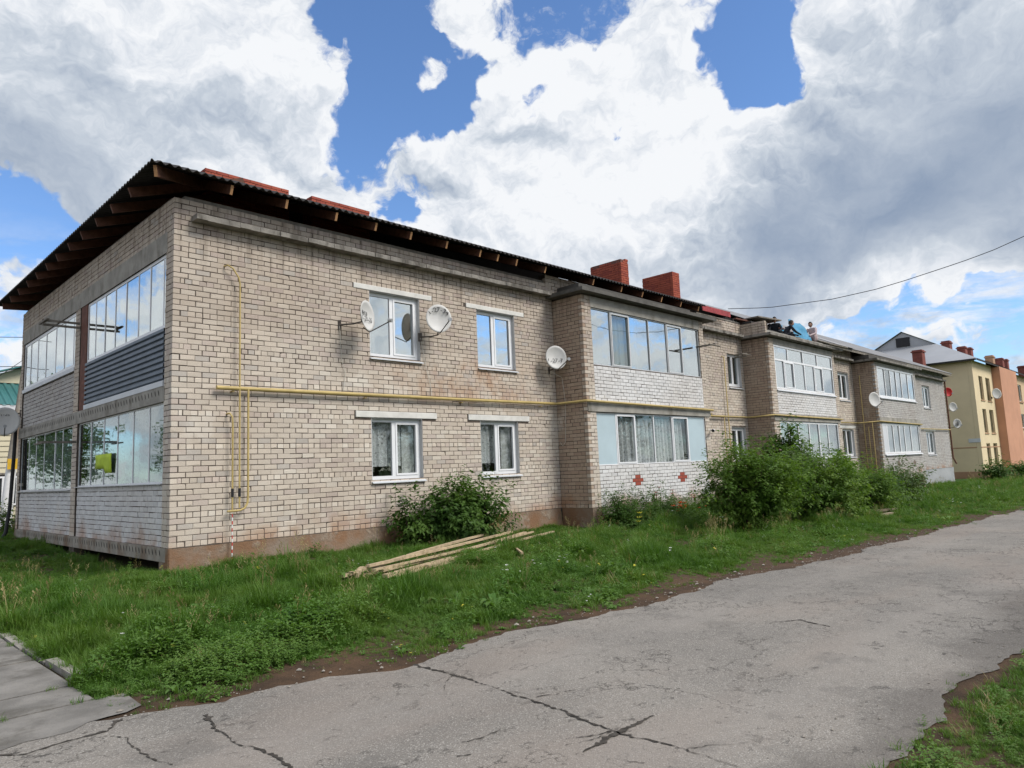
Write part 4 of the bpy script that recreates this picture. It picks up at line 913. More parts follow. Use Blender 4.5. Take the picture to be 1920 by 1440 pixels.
for x in (1.05, 3.9, 6.6, 9.4): m = MB(); m.beam((x, .02, zp-.05), (x, -.10, zp-.05), .04, .02); m.beam((x, -.10, zp-.055), (x, -.10, zp+.05), .03, .092); m.build('bracket', MATS['yellow_pipe'], gas)
for x, z0, z1 in ((19.62, .2, 4.9), (19.3, .2, 2.66)): m = MB(); m.tube([(x, -.1, z0), (x, -.1, z1), (x, .03, z1+.05)], .02, 8); m.build('riser', MATS['yellow_pipe'], gas)
for y, z1 in ((-.35, 5.0), (-.55, 2.4), (-.75, 2.66)): m = MB(); m.tube([(33.1, y, .1), (33.1, y, z1), (33.22, y, z1+.05)], .02, 8); m.build('riser', MATS['yellow_pipe'], gas)
mr = tag(empty('marker_rod', (1.03, -.12, -.45)), 'thin red and white striped rod hanging below the gas valves', 'rod')
for k in range(16):
    z = .5-k*.062; m = MB(); m.tube([(1.03+.002*math.sin(k), -.12, z), (1.03+.002*math.sin(k+1), -.12, z-.0615)], .011, 8); m.build('stripe', MATS['white_paint' if k % 2 else 'red_stripe'], mr)
# ------------------------------------------------------------------ brackets, camera, wires on the walls
def bracket_boards(px, py, axis, val, d, label, parent=None, n=2):
    p = Vector(hit(px, py, axis, val)); root = tag(empty('clothes_line_bracket', p), label, 'bracket', 'clothes line brackets on the balconies')
    for k in range(n):
        o = Vector((0, 0, -.10*k)); s_ = Vector((d[1], -d[0], 0)).normalized()*.45
        m = MB(); m.beam(p+o, p+o+Vector(d), .03, .05); m.build('arm', MATS['grey_wood'], root)
    m = MB(); q_ = p+Vector(d)*.95+Vector((0, 0, -.03)); s_ = Vector((d[1], -d[0], 0)).normalized()*.35; m.beam(q_-s_, q_+s_, .06, .03); m.build('crossbar', MATS['grey_wood'], root)
    return root
bracket_boards(150, 607, 0, .0, (-.75, 0, 0), 'grey wooden line bracket beside the upper left balcony windows')
bracket_boards(143, 829, 0, .0, (-.75, 0, 0), 'grey wooden line bracket by the lower balcony pier', n=1)
bracket_boards(1305, 651, 1, -1.05, (0, -.7, 0), 'grey line bracket at the right end of the nearest bay, upper floor', n=1)
bracket_boards(1377, 666, 1, -.02, (0, -.5, 0), 'dark shelf bracket over the narrow upper window between bays', n=2)
sc = tag(empty('security_camera', hit(1332, 806, 1, -1.05)), 'small black and white security camera beside the blue balcony panel', 'camera'); p = Vector(sc.location)
m = MB(); m.tube([p, p+Vector((-.05, -.12, -.02))], .02); m.build('arm', MATS['white_plate'], sc)
m = MB(); m.tube([p+Vector((-.02, -.12, -.02)), p+Vector((-.16, -.18, -.04))], .045, 10); m.build('housing', MATS['white_plate'], sc)
m = MB(); m.tube([p+Vector((-.16, -.18, -.04)), p+Vector((-.20, -.20, -.045))], .05, 10); m.build('lens_hood', MATS['black_metal'], sc)
def wire(name, pts, r, mat, label, cat='wire'):
    m = MB(); m.tube(pts, r, 6); return tag(m.build(name, MATS[mat]), label, cat)
wire('dish_cable', [(3.32, -.03, 4.2), (3.34, -.03, 3.9), (3.36, -.03, 3.5), (3.45, -.03, 3.2), (3.4, -.03, 2.85)], .006, 'white_cable', 'thin pale cable hanging below the edge-on dish', 'cable')
wire('dish_cable', [(5.44, -.03, 4.16), (5.52, -.03, 3.8), (5.62, -.03, 3.35), (5.70, -.03, 3.1), (5.72, -.03, 2.85)], .006, 'white_cable', 'thin pale cable hanging below the dish between the upper windows', 'cable')
xx = 10.10
wire('dish_cable', [(9.86, -.04, 3.7), (10.08, -.28, 3.5), (10.09, -.34, 2.9), (10.09, -.32, 2.2), (10.09, -.28, 1.75), (10.09, -.18, 1.65), (10.09, -.1, 1.75)], .006, 'white_cable', 'thin pale cable looped on the shaded return wall of the bay', 'cable')
wire('drop_cable', [(17.35, -.03, 5.2), (17.35, -.03, .1)], .014, 'cable', 'dark vertical cable on the wall just past the nearest bay', 'cable')
wire('down_pipe', [(-.06, 11.70, 3.1), (-.08, 11.72, 2.0), (-.12, 11.74, .6), (-.2, 11.7, -.1), (-.35, 11.6, -.35)], .05, 'black_metal', 'black drain hose down the far left corner of the block', 'pipe')
for px, lb in ((1790, 'rusty drain pipe strapped to the far end corner'),):
    wire('drain_pipe', [(XE+.06, -.06, 5.9), (XE+.06, -.06, .6), (XE+.15, -.2, .2)], .05, 'rust_post', lb, 'pipe')
A = Vector((18.6, -.35, 6.62)); Bp = Vector(hit(1920, 443, 2, 7.6)); pts = []
for k in range(-0, 27):
    t = k/20; px = 1365+555*t
    q_ = A.lerp(Bp, t)
    pyx = np.interp(px, [1365, 1440, 1560, 1640, 1700, 1800, 1860, 1920, 2100], [579, 577, 561, 543, 525, 492, 470, 443, 362])
    d = ray(px, pyx); s_ = np.linalg.norm((q_-Vector(CAM)).to_2d())/np.linalg.norm(d[:2]); pts.append(Vector(CAM+d*s_))
wire('overhead_cable', pts, .012, 'cable', 'dark overhead cable sagging from the roof towards the upper right')
for (a, b, lb) in (((-60, 628), (41, 632), 'upper dark wire left of the building'), ((-60, 684), (40, 687), 'lower dark wire left of the building')):
    P = hit(*a, 1, 13.5); Q = Vector((.05, 11.68, float(hit(*b, 1, 11.68)[2]))); wire('overhead_wire', [Vector(P), (Vector(P)+Q)/2-Vector((0, 0, .03)), Q], .010, 'cable', lb)
P = hit(-60, 745, 1, 18); Q = Vector((.03, 11.67, float(hit(37, 675, 1, 11.67)[2]))); wire('overhead_wire', [Vector(P), Q], .008, 'cable', 'slanting thin wire left of the building, rising to the corner')
# ------------------------------------------------------------------ work in progress on the roof
def board(name, p, q_, w, h, mat, label, cat='board', group=None):
    m = MB(); m.beam(p, q_, w, h); return tag(m.build(name, MATS[mat]), label, cat, group)
board('red_fascia', (17.9, -.32, 6.50), (19.95, -.32, 6.50), .03, .2, 'red_paint', 'dark red fascia board at the end of the new roof')
board('red_post', (19.7, -.28, 6.33), (19.7, -.28, 6.46), .25, .1, 'red_paint', 'short dark red block under the fascia end', 'block')
# parapet of bare brick with broken pieces on top
m = MB(); m.box((18.0, -.02, 6.36), (21.3, .25, 6.41)); tag(m.build('mortar_bed', MATS['ledge_concrete'], BLD))
for k, x in enumerate((20.3, 20.55, 20.75, 20.95, 21.1, 21.35)):
    m = MB(); a = random.uniform(0, 3); s_ = .12; m.beam((x-s_*math.cos(a), .1-s_*math.sin(a), 6.46), (x+s_*math.cos(a), .1+s_*math.sin(a), 6.45+random.uniform(0, .05)), .11, .08)
    tag(m.build('loose_brick', MATS['dark_sheet']), ('first', 'second', 'third', 'fourth', 'fifth', 'sixth')[k]+' lump from the left of dark rubble on the bare parapet', 'brick', 'rubble on the parapet')
# the bay's parapet courses behind its cornice
w2 = MB().box((21.35, -.98, 5.83), (21.6, .2, 6.3)).build('parapet', MATS['mortar'], BLD)
courses(Plane((21.33, -1.0), (0, 1), (-1, 0)), lay(0, 1.2, 5.85, 6.33, hdr=99, hoff=98), w2)
MB().box((21.35, -1.0, 5.83), (27.7, -.3, 5.98)).build('parapet', MATS['concrete'], BLD)
p0 = hit(1402, 597, 1, -.2); p1 = hit(1452, 612, 1, -.75)
board('old_sheet', Vector(p0)+Vector((0, 0, .0)), Vector((23.4, -.35, 6.62)), .9, .05, 'grey_wood', 'weathered roof boards tilted over the second bay, uppermost', 'board', 'old roof boards')
board('old_sheet', Vector((20.9, .15, 6.52)), Vector((24.2, -.3, 6.40)), .5, .05, 'rust_post', 'brown old board lying under the tilted roof boards', 'board', 'old roof boards')
board('old_sheet', Vector((21.3, -.3, 6.37)), Vector((25.2, -.25, 6.28)), .35, .07, 'dark_sheet', 'black old board lowest in the pile over the second bay', 'board', 'old roof boards')
for k, (a, b, z) in enumerate(((25.6, 27.6, 5.93), (26.4, 28.5, 5.90))):
    board('edge_board', (a, -1.28, z), (b, -1.33-.1*k, z-.03), .16, .04, 'grey_wood', ('splintered board end on the right edge of the second bay cornice' if k else 'loose plank along the cornice in front of the blue sheet'), 'board')
# blue sheet, crumpled, standing between the roofers
cx = Vector(hit(1490, 618, 1, -.55)); m = MB(); nu, nv = 14, 10; V = []
zb, zt = 5.99, float(hit(1490, 605, 1, -.55)[2])
for i in range(nu):
    for j in range(nv):
        u = i/(nu-1); v = j/(nv-1); x = 24.75+1.45*u; z = zb+(zt+.12-zb)*v*(.97+.05*math.sin(u*7)) ; y = -.85+.42*v+.05*math.sin(u*9+v*4)+.03*math.sin(v*11+u*3)
        V.append((x, y, z))
Fs = [(i*nv+j, (i+1)*nv+j, (i+1)*nv+j+1, i*nv+j+1) for i in range(nu-1) for j in range(nv-1)]
m.add(V, Fs, True); bt = tag(m.build('blue_sheet', MATS['blue_tarp']), 'crumpled blue sheet held up between the roofers', 'sheet')
sm = bt.modifiers.new('thick', 'SOLIDIFY'); sm.thickness = .015
m = MB(); V2 = [(23.6+.9*(i/5), -.35+.05*math.sin(i*2+j), 6.2+.42*(j/3)*(1-.25*(i % 2))) for i in range(6) for j in range(4)]
m.add(V2, [(i*4+j, (i+1)*4+j, (i+1)*4+j+1, i*4+j+1) for i in range(5) for j in range(3)], True); b2 = tag(m.build('blue_sheet', MATS['blue_tarp']), 'smaller faded blue sheet behind the two dark-clad roofers', 'sheet'); b2.modifiers.new('thick', 'SOLIDIFY').thickness = .015
# ------------------------------------------------------------------ people: one skinned body each
def person(loc, yaw, label, cloth, legs='trousers', lean=.5, head_turn=0.0, reach=(.35, -.1, .05)):
    """a crouching roofer; local x forward, z up, origin at the feet"""
    root = tag(empty('person', loc), label, 'person', 'roofers on the stripped roof'); M = Matrix.Translation(loc) @ Matrix.Rotation(yaw, 4, 'Z')
    L = lean; hip = Vector((-.12, 0, .26)); ch = hip+Vector((math.sin(L)*.40, 0, math.cos(L)*.40)); neck = ch+Vector((math.sin(L)*.13, 0, math.cos(L)*.13)); head = neck+Vector((.07, head_turn*.04, .13))
    J = {}; V = []; E = []; Rr = []
    def add(p, r, par=None):
        V.append(M @ Vector(p)); Rr.append(r); i = len(V)-1
        if par is not None: E.append((par, i))
        return i
    h = add(hip, (.15, .13)); w = add(hip.lerp(ch, .45), (.135, .115), h); c = add(ch, (.165, .12), w); n = add(neck, (.055, .055), c)
    for s in (-1, 1):
        sh = add(ch+Vector((.03, s*.18, .06)), (.07, .07), c); el = add(ch+Vector((.18, s*.24, -.17)), (.05, .05), sh); wr = add(ch+Vector((reach[0]+.05, s*.13, reach[1]-.15)), (.036, .036), el); hd = add(ch+Vector((reach[0]+.14, s*.10, reach[1]-.18)), (.04, .03), wr)
        kn = add(hip+Vector((.36, s*.15, .12)), (.075, .075), add(hip+Vector((.06, s*.10, .0)), (.095, .095), h)); an = add((.05, s*.14, .08), (.05, .05), kn); add((.20, s*.15, .045), (.045, .035), an)
    me = bpy.data.meshes.new('body'); me.from_pydata(V, E, []); o = bpy.data.objects.new('body', me); COL.objects.link(o); put(o, root)
    sk = o.modifiers.new('skin', 'SKIN'); o.modifiers.new('sub', 'SUBSURF').levels = 1; o.modifiers['sub'].render_levels = 1
    lay_ = me.skin_vertices[0] if me.skin_vertices else None
    if lay_ is None:
        bpy.context.view_layer.objects.active = o; bpy.ops.object.select_all(action='DESELECT'); o.select_set(True); bpy.ops.mesh.customdata_skin_add(); lay_ = me.skin_vertices[0]
    for i, r in enumerate(Rr): lay_.data[i].radius = r; lay_.data[i].use_root = (i == 0)
    me.materials.append(MATS[cloth])
    # head with face features and hair
    Hc = M @ head; fw = (M.to_3x3() @ Vector((1, head_turn, -.15))).normalized(); rt = fw.cross(Vector((0, 0, 1))).normalized(); up = rt.cross(fw)
    bmh = bmesh.new(); bmesh.ops.create_icosphere(bmh, subdivisions=3, radius=1)
    for v in bmh.verts:
        a, b, z = v.co.x, v.co.y, v.co.z; k = 1-.18*max(0, -z); f_ = a*.105*k; s_ = b*.078*k; z_ = z*.125
        if a > .8 and abs(b) < .22 and -.35 < z < .12: f_ += .022
        if a > .6 and .25 > z > .05 and .2 < abs(b) < .5: f_ -= .010
        v.co = Hc+fw*f_+rt*s_+up*z_
    mh = bpy.data.meshes.new('head'); bmh.to_mesh(mh); bmh.free(); mh.materials.append(MATS['skin']); mh.polygons.foreach_set('use_smooth', [True]*len(mh.polygons)); hobj = obj('head', mh, root)
    bmh = bmesh.new(); bmesh.ops.create_icosphere(bmh, subdivisions=3, radius=1)
    for v in list(bmh.verts):
        if v.co.x > .35 and v.co.z < .45: bmh.verts.remove(v); continue
        if v.co.z < -.45: bmh.verts.remove(v); continue
        v.co = Hc+fw*(v.co.x*.118-.004)+rt*v.co.y*.09+up*(v.co.z*.138+.004)
    mh = bpy.data.meshes.new('hair'); bmh.to_mesh(mh); bmh.free(); mh.materials.append(MATS['hair']); obj('hair', mh, root)
    for s in (-1, 1):
        m = MB(); e = Hc+rt*s*.08-up*.01; m.tube([e-rt*s*.01, e+rt*s*.012], [.022, .014], 8); m.build('ear', MATS['skin'], root)
    return root
zr = 5.99
person((23.2, -.55, zr-.22), R(-150), 'roofer in a black top bent away, leftmost of the three on the roof', 'black_cloth', lean=.55)
person((23.95, -.66, zr-.20), R(-40), 'roofer in a dark shirt crouching left of the blue sheet', 'black_cloth', lean=.7)
person((26.65, -.72, zr-.06), R(175), 'roofer in a pale pink shirt right of the blue sheet', 'pink_cloth', lean=.35)
# ------------------------------------------------------------------ stacked planks on the grass
def gpt(px, py, dz=0.0):
    z = -.5
    for _ in range(20): p = hit(px, py, 2, z+dz); z = float(zg(p[0], p[1]))
    return Vector((p[0], p[1], z+dz))
planks = [((715, 1088), (985, 1012), .16, .13, .05, 'longest pale plank on top of the pile, ending upper right'),
          ((640, 1105), (905, 1020), .20, .12, .05, 'pale plank ending by the leafy shrub, upper edge of the pile'),
          ((722, 1092), (880, 1050), .10, .15, .07, 'thick short timber at the lower front of the plank pile'),
          ((800, 1074), (1038, 1007), .12, .09, .04, 'thin plank sticking out farthest right from the pile'),
          ((690, 1090), (960, 1018), .25, .09, .05, 'narrow plank lying across the top of the pile'),
          ((612, 1113), (720, 1078), .13, .08, .04, 'grey plank end lost in the grass at the left of the pile'),
          ((760, 1075), (930, 1030), .16, .12, .05, 'middle plank between the longest ones of the pile'),
          ((668, 1098), (668+12, 1087), .16, .10, .09, 'stubby wood offcut at the left end of the plank pile'),
          ((964, 1034), (980, 1049), .10, .06, .04, 'short loose offcut lying right of the plank pile'),
          ((645, 1063), (725, 1054), .03, .035, .03, 'thin stick lying left of the shrub'),
          ((783, 1044), (840, 1043), .04, .04, .03, 'thin stick behind the plank pile')]
planks += [((650, 1100), (870, 1040), .10, .08, .04, 'low plank along the left rear of the pile'), ((700, 1092), (1000, 1014), .20, .07, .04, 'long slim plank reaching right over the pile'),
           ((740, 1088), (940, 1040), .07, .08, .04, 'front plank half sunk in the grass')]
for a, b, dz, w, h, lb in planks:
    w *= .62; h *= .75; dz *= .85
    p, q_ = gpt(*a), gpt(*b); p.z += dz; q_.z += dz+.02
    n = 7; m = MB(); d = (q_-p); s_ = d.cross(Vector((0, 0, 1))).normalized()*w/2; bend = random.uniform(-.03, .03); V = []
    for k in range(n):
        t = k/(n-1); c = p+d*t+Vector((0, 0, bend*math.sin(math.pi*t)))
        V += [c-s_-Vector((0, 0, h/2)), c+s_-Vector((0, 0, h/2)), c+s_+Vector((0, 0, h/2)), c-s_+Vector((0, 0, h/2))]
    Fs = [(0, 1, 2, 3), tuple(4*(n-1)+i for i in (3, 2, 1, 0))]
    for k in range(n-1):
        for i in range(4): Fs.append((4*k+i, 4*(k+1)+i, 4*(k+1)+(i+1) % 4, 4*k+(i+1) % 4))
    m.add(V, Fs); tag(m.build('plank' if 'stick' not in lb else 'stick', MATS['new_wood' if 'grey' not in lb else 'old_wood']), lb, 'plank' if 'stick' not in lb else 'stick', 'planks piled on the grass' if 'stick' not in lb else None)
for k, (a, b) in enumerate((((1618, 968), (1683, 962)), ((1630, 972), (1678, 966)))):
    p, q_ = gpt(*a), gpt(*b); m = MB(); m.beam(p+Vector((0, 0, .05+.06*(1-k))), q_+Vector((0, 0, .06+.06*(1-k))), .14, .06); tag(m.build('plank', MATS['old_wood']), ('grey plank on the lawn beyond the big bushes, upper one' if k == 0 else 'grey plank on the lawn beyond the big bushes, lower one'), 'plank')
# ------------------------------------------------------------------ far three-storey block
FB = tag(empty('far_apartment_block', (60, .1, -1.2)), 'yellow and orange three-storey block with hipped grey roof behind', 'building'); PY = Plane((0, .1), (1, 0), (0, -1)); PX = Plane((60, 0), (0, 1), (-1, 0))
fwin = []
for x0, x1 in ((61.8, 63.1), (64.2, 65.7)):
    for z0 in (-.2, 2.35, 5.0): fwin.append((x0, x1, z0, z0+1.95 if z0 > 0 else z0+1.75))
fwin2 = [(74.2, 79.5, 5.5, 7.15), (74.3, 79.5, 2.95, 4.3), (74.6, 79.5, .6, 1.9)]
solid_wall(PY, 'wall', 60.0, 66.9, -.6, 8.1, fwin, FB, MATS['far_yellow'], 0, -.3)
solid_wall(PY, 'wall', 74.0, 92, -.6, 8.1, fwin2, FB, MATS['far_cream'], 0, -.3)
MB().box((66.9, -.5, -1.3), (74.0, 2, 8.0)).build('pilaster', MATS['far_orange'], FB)
MB().box((60.0, .41, -.6), (60.3, 12.2, 8.1)).build('wall', MATS['far_yellow'], FB)
MB().box((59.96, .05, -1.6), (92, .38, -.604)).build('plinth', MATS['far_base'], FB); MB().box((59.95, .385, -1.6), (60.2, 12.2, -.61)).build('plinth', MATS['far_base'], FB)
MB().box((60.5, 12.0, -1), (92, 12.2, 8.1)).build('wall', MATS['far_yellow'], FB)
MB().box((60.4, 3.5, -1), (92, 3.6, 8.0)).build('partition', MATS['room_dark'], FB)
MB().box((59.985, .39, 1.22), (59.999, 12, 1.30)).build('band', MATS['far_base'], FB); MB().box((59.99, .085, 1.22), (66.9, .099, 1.30)).build('band', MATS['far_base'], FB)
for (a, b, c, e) in fwin:
    m = MB(); t = .07
    PY.box(m, a, b, c, c+t, -.16, -.1); PY.box(m, a, b, e-t, e, -.16, -.1); PY.box(m, a, a+t, c+t, e-t, -.16, -.1); PY.box(m, b-t, b, c+t, e-t, -.16, -.1)
    o = m.build('window', MATS['far_cream'], FB); m = MB(); PY.box(m, a+t, b-t, c+t, e-t, -.14, -.13); m.build('pane', MATS['dim_glass'], o)
    m = MB(); PY.box(m, a-.08, b+.08, c-.06, c, -.05, .06); m.build('sill', MATS['far_base'], o)
for (a, b, c, e) in fwin2:
    m = MB(); t = .09; n = 5
    PY.box(m, a, b, c, c+t, -.16, -.1); PY.box(m, a, b, e-t, e, -.16, -.1)
    for k in range(n+1): u = a+(b-a-t)*k/n; PY.box(m, u, u+t, c+t, e-t, -.16, -.1)
    o = m.build('window', MATS['pvc'], FB)
    for k in range(n): u = a+(b-a-t)*k/n; m = MB(); PY.box(m, u+t, u+(b-a-t)/n, c+t, e-t, -.14, -.13); m.build('pane', MATS['glass'], o)
    m = MB(); PY.box(m, a-.1, b+.1, c-.12, c, -.05, .1); m.build('sill', MATS['far_base'], o)
RX, RZ, RY, E8 = 66.8, 11.8, 6.0, 8.12; m = MB(); gx, gz = 64.3, 10.3; gy = (gz-E8)/(RZ-E8)
ya, yb = -.45, 12.6; yg0, yg1 = ya+(RY-ya)*gy, yb+(RY-yb)*gy
m.add([(59.4, ya, E8), (92.5, ya, E8), (92.5, RY, RZ), (gx, RY, RZ), (gx, yg0, gz)], [(0, 1, 2, 3, 4)]); m.add([(59.4, yb, E8), (92.5, yb, E8), (92.5, RY, RZ), (gx, RY, RZ), (gx, yg1, gz)], [(4, 3, 2, 1, 0)])
m.add([(59.4, ya, E8), (gx, yg0, gz), (gx, yg1, gz), (59.4, yb, E8)], [(0, 1, 2, 3)]); rr = m.build('roof', MATS['far_roof'], FB)
m = MB(); m.add([(gx+.25, yg0, gz-.05), (gx+.25, RY, RZ-.08), (gx+.25, yg1, gz-.05)], [(0, 1, 2)]); m.build('gablet', MATS['far_roof'], rr)
MB().box((gx+.15, RY-.55, gz+.15), (gx+.30, RY+.55, gz+.95)).build('gablet_window', MATS['black_metal'], rr)
MB().box((59.45, ya+.03, E8-.14), (92, ya+.08, E8-.01)).build('fascia', MATS['dark_sheet'], rr); MB().box((59.42, ya+.1, E8-.14), (59.47, yb, E8-.01)).build('fascia', MATS['dark_sheet'], rr)
for px, py, Y, w, h in ((1677, 657, 9.0, .9, .9), (1722, 664, 3.3, .85, 1.0), (1775, 648, 4.5, .9, 1.4), (1804, 657, 4.0, .9, 1.2), (1815, 659, 4.0, .9, 1.2), (1856, 674, 3.0, .9, 1.3), (1874, 678, 3.0, .9, 1.2), (1883, 680, 3.0, .8, 1.2), (1916, 692, 2.5, .9, 1.2)):
    p = hit(px, py, 1, Y); m = MB(); m.box((p[0]-w/2, Y-.35, p[2]-h), (p[0]+w/2, Y+.35, p[2]+h*.3)); m.box((p[0]-w/2-.08, Y-.43, p[2]+h*.12), (p[0]+w/2+.08, Y+.43, p[2]+h*.2)); m.build('chimney', MATS['far_brick' if px != 1856 else 'far_base'], rr)
p = hit(1829, 833, 0, 59.98); MB().box((59.965, float(hit(1840, 835, 0, 60)[1]), 1.65), (59.985, float(hit(1817, 833, 0, 60)[1]), 1.95)).build('name_plate', MATS['white_sheet'], FB)
# ------------------------------------------------------------------ house behind on the left
LH = tag(empty('left_house', (0, 26, -.3)), 'cream sided house with teal metal roof at the left edge', 'house')
zs0 = np.arange(-.3, 4.75, .24); 
for z in zs0:
    if .35 < z < 1.75:
        segs = ((-.6, 1.60), (2.75, 8))
    else: segs = ((-.6, 8),)
    m = MB()
    for a, b in segs: m.add([(a, 25.96, z), (b, 25.96, z), (b, 26.0, z+.238), (a, 26.0, z+.238)], [(0, 1, 2, 3)])
    m.build('siding_board', MATS['cream_siding'], LH)
MB().box((-.6, 26.02, -.5), (8, 34, 4.9)).build('wall', MATS['interior'], LH)
m = MB(); m.box((1.60, 25.9, .4), (2.75, 25.97, .48)); m.box((1.60, 25.9, 1.62), (2.75, 25.97, 1.7)); m.box((1.60, 25.9, .48), (1.7, 25.97, 1.62)); m.box((2.65, 25.9, .48), (2.75, 25.97, 1.62)); m.box((2.12, 25.9, .48), (2.2, 25.97, 1.62)); wl = m.build('window', MATS['pvc'], LH)
MB().box((1.7, 25.95, .48), (2.65, 25.955, 1.62)).build('pane', MATS['dim_glass'], wl)
MB().box((-.6, 25.90, 1.78), (8, 25.955, 1.86)).build('band', MATS['grey_wood'], LH)
us = np.arange(-1.0, 8.5, .05); w = .03*np.sign(np.sin(us*2*math.pi/.3)); n = len(us)
V = [(u, 25.4, 4.86+ww) for u, ww in zip(us, w)]+[(u, 28.6, 6.35+ww) for u, ww in zip(us, w)]
obj('roof', mesh_np('roof', V, [(i, i+1, n+i+1, n+i) for i in range(n-1)], MATS['teal_roof']), LH)
MB().box((-1.0, 25.42, 4.62), (8.5, 25.47, 4.86)).build('fascia', MATS['white_sheet'], LH)
m = MB(); m.add([(1.2, 28.2, 6.2), (6, 28.2, 6.2), (6, 28.2, 7.9), (3.6, 28.2, 7.2)], [(0, 1, 2, 3)]); m.add([(.6, 27.9, 6.1), (3.6, 27.9, 7.05), (3.6, 30, 7.1), (.6, 30, 6.15)], [(0, 1, 2, 3)]); m.build('dormer', MATS['cream_siding'], LH)
m = MB(); m.beam((.55, 28, 6.16), (6.4, 28, 8.1), .6, .06); m.build('dormer_roof', MATS['teal_roof'], LH)
# propped utility pole with a whitewashed foot
pp = tag(empty('prop_pole', (1.6, 21.5, -.4)), 'leaning grey pole with yellow plate and whitewashed foot at the left edge', 'pole')
a = Vector(hit(48, 690, 1, 21.4)); b = Vector(hit(12, 968, 1, 21.4)); b = b+(b-a)*.08; c = Vector(hit(22, 868, 1, 21.4))
m = MB(); m.tube([a, c], [.13, .17], 10); m.build('shaft', MATS['slab_concrete'], pp); m = MB(); m.tube([c, b], [.172, .22], 10); m.build('whitewashed_foot', MATS['white_paint'], pp)
d = Vector(hit(23, 880, 1, 21.15)); MB().box((d.x-.17, d.y-.02, d.z-.0), (d.x+.17, d.y, d.z+.42)).build('yellow_plate', MATS['yellow_plate'], pp)
# ------------------------------------------------------------------ vegetation
def blades(n, hmin, hmax, wid, spread, lean, rs, seg=3):
    V = []; T = []
    for k in range(n):
        a = rs.uniform(0, 2*math.pi); r = spread*math.sqrt(rs.random()); bx_, by_ = r*math.cos(a), r*math.sin(a)
        h = rs.uniform(hmin, hmax); d = rs.uniform(0, 2*math.pi); l = lean*rs.uniform(.2, 1.0)*h; w = wid*rs.uniform(.7, 1.2); px_, py_ = -math.sin(d)*w, math.cos(d)*w
        o = len(V)
        for s in range(seg):
            t = s/seg; cx_, cy_ = bx_+math.cos(d)*l*t*t, by_+math.sin(d)*l*t*t; z = h*(t-.25*t*t*lean); ww = 1-.55*t*t
            V += [(cx_+px_*ww, cy_+py_*ww, z), (cx_-px_*ww, cy_-py_*ww, z)]
        V.append((bx_+math.cos(d)*l, by_+math.sin(d)*l, h*(1-.25*lean)))
        for s in range(seg-1): i = o+2*s; T += [(i, i+1, i+3), (i, i+3, i+2)]
        i = o+2*(seg-1); T.append((i, i+1, i+2))
    return V, T
def rosette(n, L, wd, rs, rise=.5):
    V = []; T = []
    for k in range(n):
        a = 2*math.pi*k/n+rs.uniform(-.3, .3); l = L*rs.uniform(.6, 1.1); r0 = rise*rs.uniform(.5, 1.3); o = len(V); c, s = math.cos(a), math.sin(a)
        for t, w, z in ((0, .08, 0), (.3, .75, .5), (.6, 1.0, .85), (.85, .6, .8)):
            x = l*t; zz = l*r0*z; ww = wd*w*(1+rs.uniform(-.2, .2)); V += [(c*x-s*ww, s*x+c*ww, zz+.15*ww), (c*x, s*x, zz-.15*ww), (c*x+s*ww, s*x-c*ww, zz+.15*ww)]
        V.append((c*l, s*l, l*r0*.6))
        for i in range(3):
            b = o+3*i
            for j in (0, 1): T += [(b+j, b+j+1, b+j+4), (b+j, b+j+4, b+j+3)]
        b = o+9; T += [(b, b+1, b+3), (b+1, b+2, b+3)]
    return V, T
protos = bpy.data.collections.new('grass_prototypes')
def proto(nm, VT, mat):
    me = mesh_np(nm, VT[0], VT[1], MATS[mat], tri=True, smooth=True); o = bpy.data.objects.new(nm, me); protos.objects.link(o); return o
rs = random.Random(3)
for k in range(4): proto('a_turf_%d' % k, blades(30, .035, .095, .0026, .06, .9, rs), 'grass')
for k in range(4): proto('b_tuft_%d' % k, blades(30, .07, .17, .0030, .06, .9, rs), 'grass')
for k in range(3): proto('c_tall_%d' % k, blades(22, .13, .30, .0032, .06, .7, rs), 'grass')
for k in range(3): proto('d_weed_%d' % k, rosette(9+k, .10, .019, rs, .6), 'weed')
for k in range(2): proto('e_dock_%d' % k, rosette(8, .17, .026, rs, .8), 'weed')
def clover(rs):
    V = []; T = []
    for k in range(26):
        a = rs.uniform(0, 6.28); r = .12*math.sqrt(rs.random()); x, y, z = r*math.cos(a), r*math.sin(a), rs.uniform(.03, .13)
        for j in range(3):
            b = a+j*2.09; s = rs.uniform(.014, .024); o = len(V); V += [(x, y, z), (x+s*math.cos(b-.5), y+s*math.sin(b-.5), z+.004), (x+1.3*s*math.cos(b), y+1.3*s*math.sin(b), z-.003), (x+s*math.cos(b+.5), y+s*math.sin(b+.5), z+.004)]; T += [(o, o+1, o+2), (o, o+2, o+3)]
    return V, T
for k in range(3): proto('f_clover_%d' % k, clover(rs), 'weed')
def herb(rs, H=.20):
    V = []; T = []
    for s_ in range(3):
        a0 = rs.uniform(0, 6.28); x0, y0 = rs.uniform(-.05, .05), rs.uniform(-.05, .05); lx, ly = math.cos(a0)*.07, math.sin(a0)*.07; h = H*rs.uniform(.6, 1.15)
        for k in range(13):
            t = (k+1)/13; x, y, z = x0+lx*t, y0+ly*t, h*t; a = k*2.4+a0; l = (.055-.025*t)*rs.uniform(.8, 1.25); w = l*.3; c, s = math.cos(a), math.sin(a); o = len(V); dz = rs.uniform(-.25, .45)
            V += [(x, y, z), (x+c*l*.45-s*w, y+s*l*.45+c*w, z+l*dz*.6+.004), (x+c*l, y+s*l, z+l*dz-.008), (x+c*l*.45+s*w, y+s*l*.45-c*w, z+l*dz*.6+.004)]; T += [(o, o+1, o+2), (o, o+2, o+3)]
    return V, T
for k in range(4): proto('g_herb_%d' % k, herb(rs), 'weed')
